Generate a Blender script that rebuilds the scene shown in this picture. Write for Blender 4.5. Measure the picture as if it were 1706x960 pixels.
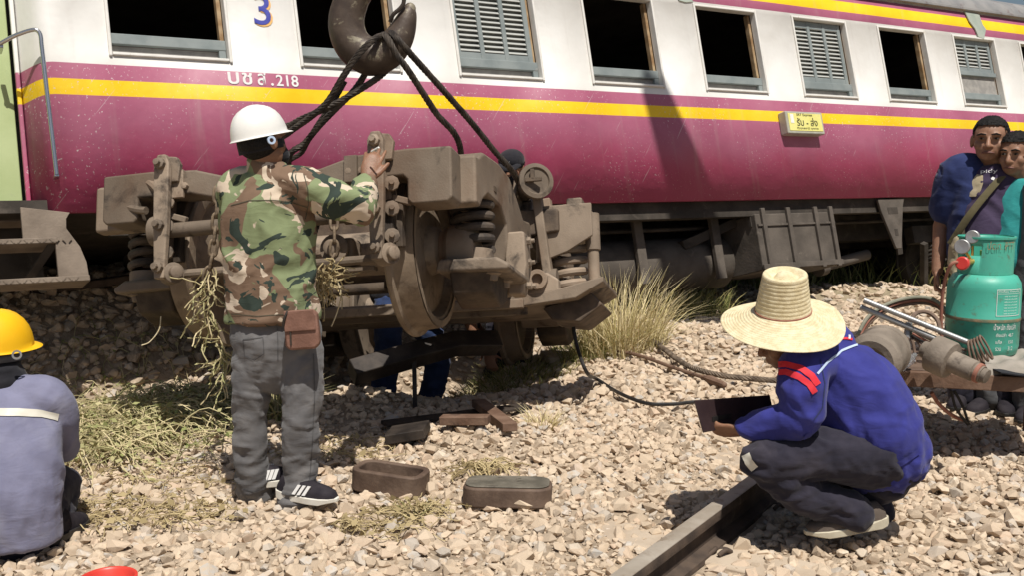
import bpy, bmesh, math, random
import numpy as np
from mathutils import Vector, Matrix, Quaternion
from mathutils.bvhtree import BVHTree
R = math.radians
for o in list(bpy.data.objects): bpy.data.objects.remove(o)
scene = bpy.context.scene
col = scene.collection
random.seed(7); rng = np.random.default_rng(11)

# ---------------------------------------------------------------- camera, sky, sun, exposure
CAM_H = 1.5
PITCH = math.atan((480 - 265) / 1706.0)
cam_d = bpy.data.cameras.new('camera'); cam = bpy.data.objects.new('camera', cam_d); col.objects.link(cam)
cam_d.sensor_width = 36.0; cam_d.lens = 36.0; cam_d.clip_end = 2000
cam.location = (0, 0, CAM_H); cam.rotation_euler = (R(90) - PITCH, 0, 0)
scene.camera = cam
SUN_EL, SUN_AZ = R(64), R(161)          # azimuth clockwise from +Y
world = bpy.data.worlds.new('World'); scene.world = world; world.use_nodes = True
wn = world.node_tree.nodes; wl = world.node_tree.links
sky = wn.new('ShaderNodeTexSky'); sky.sky_type = 'NISHITA'; sky.sun_disc = False
sky.sun_elevation = SUN_EL; sky.sun_rotation = SUN_AZ; sky.dust_density = 2.0
bg = wn['Background']; bg.inputs['Strength'].default_value = 0.06
wl.new(sky.outputs[0], bg.inputs['Color'])
sun_d = bpy.data.lights.new('sun', 'SUN'); sun_d.energy = 5.0; sun_d.angle = R(0.53); sun_d.color = (1.0, 0.955, 0.88)
sun = bpy.data.objects.new('sun', sun_d); col.objects.link(sun); sun.location = (5, -5, 20)
SUN_DIR = Vector((math.sin(SUN_AZ) * math.cos(SUN_EL), math.cos(SUN_AZ) * math.cos(SUN_EL), math.sin(SUN_EL)))
sun.rotation_euler = SUN_DIR.to_track_quat('Z', 'Y').to_euler()
vs = scene.view_settings; vs.view_transform = 'Standard'; vs.look = 'None'; vs.exposure = 0.0; vs.gamma = 1.0
vs.use_curve_mapping = False

# ---------------------------------------------------------------- pixel -> place
_c, _s = math.cos(PITCH), math.sin(PITCH)
def ray(x, y):
    X = (x - 853) / 1706.0; U = (480 - y) / 1706.0
    return Vector((X, _c + _s * U, -_s + _c * U))
def W(x, y, Y):
    d = ray(x, y); return Vector((0, 0, CAM_H)) + d * (Y / d.y)

# ---------------------------------------------------------------- numpy value noise
_tab = rng.random(4096).astype(np.float64)
def vnoise(P):
    P = np.asarray(P, float); i = np.floor(P).astype(np.int64); f = P - i; f = f * f * (3 - 2 * f)
    def h(a, b, c):
        return _tab[(a * 374761393 + b * 668265263 + c * 2147483647 + (a * b) * 97 + (b * c) * 31) & 4095]
    x, y, z = i[:, 0], i[:, 1], i[:, 2]; u, v, w = f[:, 0], f[:, 1], f[:, 2]
    r = 0
    for dx in (0, 1):
        for dy in (0, 1):
            for dz in (0, 1):
                r = r + h(x + dx, y + dy, z + dz) * (u if dx else 1 - u) * (v if dy else 1 - v) * (w if dz else 1 - w)
    return r * 2 - 1
def fnoise(P, octs=3):
    P = np.asarray(P, float); r = 0; a = 1.0
    for k in range(octs):
        r = r + a * vnoise(P * (2 ** k) + 17.3 * k); a *= .5
    return r

# ---------------------------------------------------------------- materials
def new_mat(name):
    m = bpy.data.materials.new(name); m.use_nodes = True
    nt = m.node_tree; b = nt.nodes['Principled BSDF']
    return m, nt, b
def _mix(nt, fac, a, b):
    n = nt.nodes.new('ShaderNodeMix'); n.data_type = 'RGBA'
    for s, v in ((0, fac), (6, a), (7, b)):
        if hasattr(v, 'is_output') or hasattr(v, 'links'): nt.links.new(v, n.inputs[s])
        elif s == 0: n.inputs[s].default_value = v
        else: n.inputs[s].default_value = (*v, 1) if len(v) == 3 else v
    return n.outputs[2]
def _noise(nt, co, scale, detail=4, dist=0.0, rough=.55):
    n = nt.nodes.new('ShaderNodeTexNoise'); n.inputs['Scale'].default_value = scale
    n.inputs['Detail'].default_value = detail; n.inputs['Distortion'].default_value = dist; n.inputs['Roughness'].default_value = rough
    nt.links.new(co, n.inputs['Vector']); return n.outputs['Fac']
def _step(nt, v, lo, hi, smooth=True):
    n = nt.nodes.new('ShaderNodeMapRange'); n.inputs[1].default_value = lo; n.inputs[2].default_value = hi
    n.interpolation_type = 'SMOOTHSTEP' if smooth else 'LINEAR'
    nt.links.new(v, n.inputs[0]); return n.outputs[0]
def _coord(nt, kind='Object', scale=None):
    t = nt.nodes.new('ShaderNodeTexCoord'); o = t.outputs[kind]
    if scale:
        mp = nt.nodes.new('ShaderNodeMapping'); mp.inputs['Scale'].default_value = scale
        nt.links.new(o, mp.inputs['Vector']); o = mp.outputs[0]
    return o
def _bump(nt, b, h, strength, dist=.01):
    n = nt.nodes.new('ShaderNodeBump'); n.inputs['Strength'].default_value = strength; n.inputs['Distance'].default_value = dist
    nt.links.new(h, n.inputs['Height']); nt.links.new(n.outputs[0], b.inputs['Normal'])
def surf(name, c1, c2, rough=.7, scale=6, spec=.3, metal=0, bump=.2, bscale=60, c3=None, c3amt=(.6, .7), c3scale=14, stretch=None):
    m, nt, b = new_mat(name); co = _coord(nt, 'Object', stretch)
    f = _step(nt, _noise(nt, co, scale, 6), .32, .68)
    c = _mix(nt, f, c1, c2)
    if c3:
        g = _step(nt, _noise(nt, co, c3scale, 8, .4, .65), *c3amt)
        c = _mix(nt, g, c, c3)
    nt.links.new(c, b.inputs['Base Color'])
    b.inputs['Roughness'].default_value = rough; b.inputs['Specular IOR Level'].default_value = spec; b.inputs['Metallic'].default_value = metal
    if bump: _bump(nt, b, _noise(nt, co, bscale, 5), bump)
    return m
M = {}
DUST, DUST2 = (.3, .235, .175), (.19, .145, .105)
M['bogie'] = surf('dusty_bogie_steel', DUST2, DUST, .7, 3.2, .3, 0, .16, 110, (.06, .047, .037), (.52, .7), 6)
def part_tone(m, lo, hi, rust):
    nt = m.node_tree; b = nt.nodes['Principled BSDF']; src = b.inputs['Base Color'].links[0].from_socket
    oi = nt.nodes.new('ShaderNodeObjectInfo')
    c = _mix(nt, _step(nt, _noise(nt, _coord(nt), 2.3, 6, .5), .5, .8), src, rust)
    mr = nt.nodes.new('ShaderNodeMapRange'); mr.inputs[3].default_value = lo; mr.inputs[4].default_value = hi; nt.links.new(oi.outputs['Random'], mr.inputs[0])
    vm = nt.nodes.new('ShaderNodeVectorMath'); vm.operation = 'SCALE'; nt.links.new(c, vm.inputs[0]); nt.links.new(mr.outputs[0], vm.inputs['Scale'])
    nt.links.new(vm.outputs[0], b.inputs['Base Color'])
M['bogie_dark'] = surf('oily_shade_toned_bogie_steel', (.05, .038, .03), (.115, .085, .06), .75, 8, .25, 0, .3, 60)  # dark base colour also stands in for deep shade on inner bogie parts
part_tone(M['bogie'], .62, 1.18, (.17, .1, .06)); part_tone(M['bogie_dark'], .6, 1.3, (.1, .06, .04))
M['spring'] = surf('sooty_spring_steel', (.035, .03, .027), (.11, .085, .065), .7, 9, .3, 0, .2, 60)
M['tread'] = surf('worn_wheel_tread', (.2, .15, .105), (.3, .235, .17), .6, 7, .3, .15, .2, 40, (.12, .085, .06), (.5, .75), 12)
M['bright_steel'] = surf('polished_wheel_rim', (.3, .28, .26), (.42, .4, .38), .5, 10, .5, .45, .1, 60, (.2, .15, .1), (.5, .7), 8)
M['rope'] = surf('greasy_wire_rope', (.03, .025, .022), (.1, .082, .066), .55, 18, .4, .3, .1, 90)
M['rope_dry'] = surf('rusty_wire_rope', (.1, .075, .055), (.22, .17, .125), .7, 18, .3, .2, .1, 90)
M['hook'] = surf('dirty_hook_paint', (.05, .035, .028), (.11, .082, .062), .5, 7, .4, .1, .2, 50, (.24, .21, .15), (.54, .6), 7)
M['chain'] = surf('rusty_chain', (.13, .095, .065), (.24, .18, .12), .75, 30, .3, .1, .2, 90)
M['steel_dark'] = surf('blackened_steel', (.02, .016, .014), (.06, .047, .038), .6, 7, .3, .1, .2, 60)
M['rust'] = surf('rusty_flat_steel', (.13, .075, .05), (.21, .135, .095), .75, 8, .25, 0, .3, 60, (.07, .045, .035), (.55, .72), 12)
M['block_brown'] = surf('rust_brown_casting', (.085, .055, .04), (.16, .11, .08), .7, 9, .3, 0, .25, 60, (.26, .2, .15), (.6, .75), 16)
M['block_grey'] = surf('greasy_grey_casting', (.1, .09, .07), (.19, .17, .135), .6, 10, .35, 0, .25, 60, (.05, .04, .03), (.55, .7), 12)
M['rail_top'] = surf('polished_rail_head', (.33, .28, .22), (.46, .41, .34), .5, 5, .4, .2, .1, 40, (.24, .18, .125), (.5, .65), 6, (1, 1, 1))
M['rail_side'] = surf('rusty_rail_web', (.055, .042, .035), (.11, .08, .06), .8, 8, .2, 0, .3, 60, (.26, .2, .145), (.6, .75), 7)
M['concrete'] = surf('dusty_concrete', (.42, .335, .25), (.52, .43, .33), .9, 6, .2, 0, .3, 50)
M['under'] = surf('underframe_grime', (.04, .034, .028), (.08, .067, .056), .85, 4, .2, 0, .25, 40, (.1, .083, .068), (.55, .75), 7)
M['under_box'] = surf('dusty_battery_box', (.08, .068, .057), (.13, .11, .092), .85, 4, .2, 0, .25, 40, (.17, .145, .12), (.6, .75), 9)
M['step'] = surf('dusty_step_plate', (.17, .135, .105), (.26, .21, .165), .85, 5, .2, 0, .3, 60, (.3, .12, .12), (.68, .75), 5)
M['chrome'] = surf('chrome_tube', (.5, .5, .5), (.6, .6, .6), .22, 6, .5, .9, 0)
M['sash'] = surf('grey_green_sash', (.19, .22, .22), (.25, .28, .275), .6, 6, .3, 0, .1, 50, (.28, .27, .25), (.62, .75), 14)
M['slat'] = surf('grey_green_louvre', (.36, .37, .35), (.46, .46, .43), .65, 8, .3, 0, .1, 50, (.36, .35, .32), (.58, .75), 10)
M['sill_panel'] = surf('dirty_sill_panel', (.25, .24, .225), (.36, .34, .31), .8, 10, .2, 0, .2, 60)
M['jamb'] = surf('worn_wood_jamb', (.25, .15, .07), (.4, .29, .17), .7, 12, .3, 0, .1, 60)
M['cream'] = surf('cream_window_rim', (.67, .65, .6), (.74, .72, .68), .55, 9, .3, 0, .1, 60, (.5, .42, .32), (.64, .75), 12)
M['green_panel'] = surf('pale_green_panel', (.36, .43, .2), (.42, .49, .25), .6, 3, .3, 0, .05, 40, (.3, .33, .2), (.6, .8), 8)
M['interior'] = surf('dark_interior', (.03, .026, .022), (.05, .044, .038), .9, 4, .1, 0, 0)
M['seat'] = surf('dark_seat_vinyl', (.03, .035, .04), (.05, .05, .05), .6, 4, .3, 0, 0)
M['roof'] = surf('grey_coach_roof', (.2, .2, .2), (.28, .27, .26), .7, 4, .3, 0, .1, 40, (.16, .12, .12), (.55, .7), 6)
M['board'] = surf('yellow_board_face', (.72, .67, .2), (.78, .73, .27), .5, 8, .3, 0, 0)
M['board_frame'] = surf('grey_board_frame', (.36, .35, .29), (.46, .45, .38), .6, 12, .3, 0, 0)
M['letter_white'] = surf('white_lettering', (.75, .74, .72), (.82, .81, .79), .5, 20, .3, 0, 0)
M['letter_blue'] = surf('blue_lettering', (.05, .06, .32), (.08, .09, .4), .5, 20, .3, 0, 0)
M['letter_orange'] = surf('orange_lettering', (.75, .42, .14), (.8, .5, .2), .5, 20, .3, 0, 0)
M['letter_dark'] = surf('dark_lettering', (.05, .05, .03), (.1, .09, .05), .6, 20, .3, 0, 0)
M['patch'] = surf('grey_green_primer', (.33, .38, .33), (.4, .44, .38), .7, 8, .2, 0, 0)
# skin, hair, clothes
M['skin'] = surf('tan_skin', (.2, .1, .06), (.26, .135, .08), .5, 14, .35, 0, .1, 120)
M['skin_light'] = surf('brown_skin', (.24, .125, .078), (.31, .17, .11), .5, 14, .35, 0, .1, 120)
for k in ('skin', 'skin_light'):
    M[k].node_tree.nodes['Principled BSDF'].inputs['Subsurface Weight'].default_value = .08
M['hair'] = surf('black_hair', (.006, .005, .005), (.013, .011, .01), .6, 60, .25, 0, .9, 220, None, stretch=(1, 1, .3))
M['eye_white'] = surf('eye_white', (.13, .105, .09), (.16, .13, .11), .35, 10, .4, 0, 0)
M['lip'] = surf('lip_skin', (.14, .055, .042), (.17, .07, .055), .45, 20, .4, 0, 0)
def cloth(name, c1, c2, c3=None, weave=420, wr=.16, wscale=10, rough=.9):
    m, nt, b = new_mat(name); co = _coord(nt)
    c = _mix(nt, _step(nt, _noise(nt, co, 9, 5), .3, .7), c1, c2)
    if c3: c = _mix(nt, _step(nt, _noise(nt, co, 5, 6, .6), .52, .72), c, c3)
    nt.links.new(c, b.inputs['Base Color']); b.inputs['Roughness'].default_value = rough
    b.inputs['Specular IOR Level'].default_value = .15; b.inputs['Sheen Weight'].default_value = .12
    a = _noise(nt, _coord(nt, 'Object', (1, 1, 2.2)), wscale, 3, 1.2)
    w = _noise(nt, co, weave, 2)
    mt = nt.nodes.new('ShaderNodeMath'); mt.operation = 'MULTIPLY_ADD'; nt.links.new(w, mt.inputs[0]); mt.inputs[1].default_value = .06; nt.links.new(a, mt.inputs[2])
    _bump(nt, b, mt.outputs[0], wr, .025)
    return m
M['jeans_grey'] = cloth('grey_washed_denim', (.115, .112, .115), (.17, .165, .165), (.215, .205, .2))
M['jeans_blue'] = cloth('blue_denim', (.02, .035, .085), (.035, .055, .13), (.06, .08, .15))
M['navy'] = cloth('navy_trouser_cloth', (.02, .019, .03), (.034, .031, .045), (.045, .04, .052))
M['royal'] = cloth('royal_blue_jacket_cloth', (.03, .033, .19), (.04, .045, .245), None, 420, .16, 8, .75)
M['faded_blue'] = cloth('faded_blue_grey_work_shirt', (.17, .172, .255), (.21, .212, .305), (.24, .24, .315))
M['purple_shirt'] = cloth('dark_purple_tshirt', (.045, .032, .066), (.065, .048, .09))
M['navy_shirt'] = cloth('navy_overshirt', (.018, .026, .085), (.028, .04, .12))
M['teal'] = cloth('teal_polo', (.025, .22, .22), (.035, .28, .27))
M['dark_cloth'] = cloth('black_cloth', (.012, .012, .015), (.022, .021, .026))
M['grey_cloth'] = cloth('grey_uniform', (.08, .08, .085), (.12, .12, .125))
M['canvas'] = cloth('grey_canvas', (.27, .24, .2), (.35, .31, .27))
M['beige_bag'] = cloth('beige_bag_cloth', (.36, .3, .19), (.45, .38, .26))
M['olive_strap'] = cloth('olive_strap', (.1, .085, .045), (.13, .11, .06))
M['seam_grey'] = surf('dark_denim_seam', (.085, .082, .084), (.11, .107, .108), .9, 20, .1, 0, 0)
M['seam_camo'] = surf('shirt_seam', (.07, .065, .045), (.1, .09, .065), .9, 20, .1, 0, 0)
M['strip_cream'] = surf('cream_reflective_strip', (.6, .57, .48), (.68, .65, .56), .5, 20, .4, 0, 0)
M['strip_red'] = surf('red_stripe', (.62, .03, .045), (.68, .045, .06), .7, 20, .2, 0, 0)
M['strip_blue'] = surf('pale_blue_piping', (.42, .52, .68), (.5, .6, .74), .7, 20, .2, 0, 0)
M['white_helmet'] = surf('white_helmet_shell', (.74, .73, .69), (.79, .78, .74), .38, 5, .5, 0, .04, 90, (.5, .46, .4), (.66, .8), 16)
M['yellow_helmet'] = surf('yellow_helmet_shell', (.85, .46, .008), (.9, .52, .012), .42, 5, .4, 0, .04, 90, (.55, .3, .05), (.66, .8), 16)
M['leather'] = surf('brown_leather', (.17, .085, .06), (.24, .125, .09), .55, 15, .4, 0, .25, 90)
M['black_leather'] = surf('dark_leatherette', (.03, .017, .018), (.045, .028, .028), .45, 10, .4, 0, .15, 150)
M['sole_white'] = surf('white_rubber_sole', (.62, .58, .5), (.72, .69, .62), .7, 15, .3, 0, 0)
M['sole_cream'] = surf('dusty_cream_sole', (.48, .43, .32), (.58, .53, .41), .7, 15, .3, 0, 0)
M['shoe_black'] = surf('black_mesh_shoe', (.018, .015, .02), (.035, .03, .035), .8, 15, .2, 0, .3, 300)
M['shoe_grey'] = surf('dusty_grey_shoe', (.1, .08, .065), (.15, .12, .1), .85, 15, .2, 0, .3, 300)
M['paper'] = surf('white_paper', (.75, .74, .7), (.8, .79, .76), .8, 30, .2, 0, 0)
M['rubber'] = surf('black_rubber', (.012, .012, .012), (.03, .027, .025), .5, 20, .4, 0, 0)
M['hose_brown'] = surf('dusty_hose', (.13, .085, .06), (.2, .14, .105), .7, 20, .3, 0, 0)
M['hose_red'] = surf('faded_red_hose', (.3, .12, .085), (.36, .17, .12), .7, 20, .3, 0, 0)
M['hose_grey'] = surf('grey_green_hose', (.2, .2, .15), (.27, .26, .2), .7, 20, .3, 0, 0)
M['pipe'] = surf('galvanised_pipe', (.3, .3, .3), (.42, .42, .41), .45, 14, .5, .6, .1, 60)
M['jack'] = surf('dusty_jack_body', (.17, .14, .11), (.27, .225, .18), .75, 5, .3, 0, .3, 60, (.07, .055, .045), (.55, .72), 7)
M['cyl_green'] = surf('chipped_green_cylinder_paint', (.06, .37, .27), (.085, .44, .33), .45, 4, .45, 0, .05, 40, (.1, .2, .14), (.56, .7), 13)
M['cyl_rust'] = surf('cylinder_weld_rust', (.16, .2, .13), (.3, .22, .13), .8, 20, .2, 0, .2, 90)
M['brass'] = surf('brass_valve', (.45, .28, .06), (.55, .36, .1), .4, 14, .5, .7, 0)
M['red_plastic'] = surf('red_plastic', (.55, .03, .025), (.62, .05, .04), .4, 8, .5, 0, 0)
M['red_bucket'] = surf('red_bucket_plastic', (.6, .045, .03), (.68, .06, .04), .4, 8, .5, 0, 0)
M['bottle'] = surf('crumpled_clear_plastic', (.5, .52, .55), (.6, .62, .64), .15, 12, .5, 0, .5, 40)
def glassy(m):
    m.node_tree.nodes['Principled BSDF'].inputs['Transmission Weight'].default_value = .8
glassy(M['bottle'])
# straw
m, nt, b = new_mat('plaited_straw'); co = _coord(nt)
c = _mix(nt, _step(nt, _noise(nt, co, 40, 5), .3, .7), (.6, .5, .3), (.74, .65, .44))
c = _mix(nt, _step(nt, _noise(nt, co, 6, 6, .5), .66, .8), c, (.42, .25, .12))
nt.links.new(c, b.inputs['Base Color']); b.inputs['Roughness'].default_value = .75
_bump(nt, b, _noise(nt, co, 240, 2), .3); M['straw'] = m
# camouflage cloth
m, nt, b = new_mat('woodland_camouflage_cloth'); co = _coord(nt, 'Object', (1, 1, 1.35))
c = _mix(nt, _step(nt, _noise(nt, co, 4.6, 2.2, .8), .485, .5), (.215, .255, .135), (.19, .125, .085))
def shifted(v):
    mp = nt.nodes.new('ShaderNodeMapping'); mp.inputs['Location'].default_value = v; nt.links.new(co, mp.inputs['Vector']); return mp.outputs[0]
c = _mix(nt, _step(nt, _noise(nt, shifted((3.1, 1.7, 9.2)), 5.4, 2.6, 1.4), .56, .572), c, (.58, .48, .37))
c = _mix(nt, _step(nt, _noise(nt, shifted((7.7, 5.5, 2.4)), 6.2, 3, 1.7), .585, .595), c, (.04, .055, .045))
nt.links.new(c, b.inputs['Base Color']); b.inputs['Roughness'].default_value = .9; b.inputs['Specular IOR Level'].default_value = .15
_bump(nt, b, _noise(nt, _coord(nt, 'Object', (1, 1, 2)), 9, 3, 1.2), .16, .025); M['camo'] = m
# vegetation
def leafmat(name, c1, c2, trans=.25):
    m, nt, b = new_mat(name)
    at = nt.nodes.new('ShaderNodeAttribute'); at.attribute_name = 'tone'
    nt.links.new(_mix(nt, at.outputs['Fac'], c1, c2), b.inputs['Base Color']); b.inputs['Roughness'].default_value = .8
    b.inputs['Specular IOR Level'].default_value = .15
    return m
M['dry_grass'] = leafmat('dry_grass_blade', (.5, .43, .19), (.78, .66, .42))
M['green_grass'] = leafmat('mixed_grass_blade', (.13, .17, .045), (.45, .38, .17))
M['vine'] = leafmat('torn_vine', (.22, .25, .085), (.6, .5, .3))
M['straw_litter'] = leafmat('straw_litter', (.26, .2, .1), (.5, .4, .22))
# stones
def stonemat(name, objinfo):
    m, nt, b = new_mat(name)
    if objinfo:
        at = nt.nodes.new('ShaderNodeObjectInfo'); v = at.outputs['Random']
    else:
        at = nt.nodes.new('ShaderNodeAttribute'); at.attribute_name = 'tone'; v = at.outputs['Fac']
    rp = nt.nodes.new('ShaderNodeValToRGB'); nt.links.new(v, rp.inputs[0]); e = rp.color_ramp.elements
    cols = [(0, (.3, .24, .18)), (.1, (.44, .345, .25)), (.35, (.57, .45, .325)), (.6, (.63, .51, .38)), (.78, (.58, .43, .31)), (.87, (.54, .49, .43)), (.94, (.4, .375, .34)), (1, (.68, .58, .455))]
    e[0].position, e[0].color = 0, (*cols[0][1], 1); e[1].position, e[1].color = 1, (*cols[-1][1], 1)
    for p_, c_ in cols[1:-1]:
        k = e.new(p_); k.color = (*c_, 1)
    co = _coord(nt)
    c = _mix(nt, _step(nt, _noise(nt, co, 45, 5), .35, .7), rp.outputs[0], (.5, .4, .295))
    nt.links.new(c, b.inputs['Base Color']); b.inputs['Roughness'].default_value = .92; b.inputs['Specular IOR Level'].default_value = .15
    _bump(nt, b, _noise(nt, co, 120, 5), .35, .006); return m
M['stone'] = stonemat('ballast_stone', True); M['gravel'] = stonemat('ballast_gravel', False)
# earth
m, nt, b = new_mat('dusty_earth'); co = _coord(nt)
c = _mix(nt, _step(nt, _noise(nt, co, 9, 8), .3, .7), (.26, .2, .14), (.42, .335, .245))
sx = nt.nodes.new('ShaderNodeSeparateXYZ'); nt.links.new(co, sx.inputs[0])
far = _step(nt, sx.outputs['Y'], 9.5, 12.5)
c = _mix(nt, far, c, _mix(nt, _step(nt, _noise(nt, co, 2.5, 8), .35, .65), (.14, .15, .05), (.36, .31, .15)))
nt.links.new(c, b.inputs['Base Color']); b.inputs['Roughness'].default_value = .95
_bump(nt, b, _noise(nt, co, 40, 8), .6, .03); M['earth'] = m
# coach livery: painted bands by height on the body (local z), with chips, streaks and dust
def livery(name, end=False):
    m, nt, b = new_mat(name); co = _coord(nt)
    sx = nt.nodes.new('ShaderNodeSeparateXYZ'); nt.links.new(co, sx.inputs[0]); z = sx.outputs['Z']
    wv = nt.nodes.new('ShaderNodeMath'); wv.operation = 'MULTIPLY_ADD'; nt.links.new(_noise(nt, co, 1.2, 3), wv.inputs[0]); wv.inputs[1].default_value = .006; nt.links.new(z, wv.inputs[2]); z = wv.outputs[0]
    mar = _mix(nt, _step(nt, _noise(nt, co, 1.3, 6), .3, .7), (.36, .05, .112), (.42, .064, .138))
    faded = _mix(nt, _step(nt, _noise(nt, co, 3, 6), .3, .7), (.35, .095, .162), (.39, .12, .19))
    fz = nt.nodes.new('ShaderNodeMath'); fz.operation = 'MULTIPLY_ADD'; nt.links.new(_noise(nt, co, 1.1, 5, .5), fz.inputs[0]); fz.inputs[1].default_value = .7; nt.links.new(z, fz.inputs[2])
    mar = _mix(nt, _step(nt, fz.outputs[0], -.45, -.05), mar, faded)
    wh = _mix(nt, _step(nt, _noise(nt, co, 2.2, 8, .3), .35, .75), (.74, .725, .69), (.66, .64, .6))
    ye = _mix(nt, _step(nt, _noise(nt, co, 6, 5), .3, .7), (.83, .52, .008), (.86, .57, .015))
    def band(c0, cn, at):
        return _mix(nt, _step(nt, z, at - .0015, at + .0015, False), c0, cn)
    c = band(mar, ye, -.288); c = band(c, faded, -.182); c = band(c, wh, -.076); c = band(c, faded, .85); c = band(c, ye, .935); c = band(c, faded, 1.05)
    chip = _step(nt, _noise(nt, co, 48, 2, 0, .6), .635, .675)
    below = _step(nt, z, -.05, -.1, False)
    mm = nt.nodes.new('ShaderNodeMath'); mm.operation = 'MULTIPLY'; nt.links.new(chip, mm.inputs[0]); nt.links.new(below, mm.inputs[1])
    clus = _step(nt, _noise(nt, co, 2.1, 5), .42, .66)
    m2 = nt.nodes.new('ShaderNodeMath'); m2.operation = 'MULTIPLY'; nt.links.new(mm.outputs[0], m2.inputs[0]); nt.links.new(clus, m2.inputs[1])
    c = _mix(nt, m2.outputs[0], c, (.62, .5, .5))
    # thin slanting scratches
    m0 = nt.nodes.new('ShaderNodeMapping'); m0.inputs['Rotation'].default_value = (0, R(52), 0); nt.links.new(co, m0.inputs['Vector'])
    mp = nt.nodes.new('ShaderNodeMapping'); mp.inputs['Scale'].default_value = (1.0, 1, 34); nt.links.new(m0.outputs[0], mp.inputs['Vector'])
    sc = _step(nt, _noise(nt, mp.outputs[0], 1.6, 2), .69, .72)
    ms = nt.nodes.new('ShaderNodeMath'); ms.operation = 'MULTIPLY'; nt.links.new(sc, ms.inputs[0]); nt.links.new(below, ms.inputs[1])
    mh = nt.nodes.new('ShaderNodeMath'); mh.operation = 'MULTIPLY'; nt.links.new(ms.outputs[0], mh.inputs[0]); mh.inputs[1].default_value = .45
    c = _mix(nt, mh.outputs[0], c, (.6, .5, .5))
    # vertical dirt streaks and dust at the foot of the side
    mp = nt.nodes.new('ShaderNodeMapping'); mp.inputs['Scale'].default_value = (7, 7, .5); nt.links.new(co, mp.inputs['Vector'])
    st = _step(nt, _noise(nt, mp.outputs[0], 1.5, 6), .55, .85)
    mq = nt.nodes.new('ShaderNodeMath'); mq.operation = 'MULTIPLY'; nt.links.new(st, mq.inputs[0]); mq.inputs[1].default_value = .3
    c = _mix(nt, mq.outputs[0], c, (.42, .36, .32))
    nt.links.new(c, b.inputs['Base Color']); b.inputs['Roughness'].default_value = .5; b.inputs['Specular IOR Level'].default_value = .4
    _bump(nt, b, _noise(nt, co, 1.9, 4), .4, .035)
    return m
M['livery'] = livery('coach_livery')
# ---------------------------------------------------------------- mesh builder
MW = {}
def tag(o, label=None, cat=None, group=None, kind=None):
    if label: o['label'] = label
    if cat: o['category'] = cat
    if group: o['group'] = group
    if kind: o['kind'] = kind
    return o
def empty(name, mw, label=None, cat=None, group=None):
    o = bpy.data.objects.new(name, None); col.objects.link(o); o.empty_display_size = .1
    if isinstance(mw, Vector): mw = Matrix.Translation(mw)
    o.matrix_world = mw; MW[o.name] = mw.copy(); return tag(o, label, cat, group)
def link(name, me, mat, parent=None, local=None):
    o = bpy.data.objects.new(name, me); col.objects.link(o)
    if mat is not None and not me.materials: me.materials.append(M[mat] if isinstance(mat, str) else mat)
    if parent is not None: o.parent = parent; MW[o.name] = MW[parent.name].copy()
    else: MW[o.name] = Matrix()
    if local is not None: o.matrix_local = local
    return o
def frame(z, x=None):
    z = Vector(z).normalized(); x = Vector(x) if x is not None else (Vector((1, 0, 0)) if abs(z.x) < .9 else Vector((0, 1, 0)))
    x = (x - z * x.dot(z)).normalized(); y = z.cross(x)
    return Matrix((x, y, z)).transposed()
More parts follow.
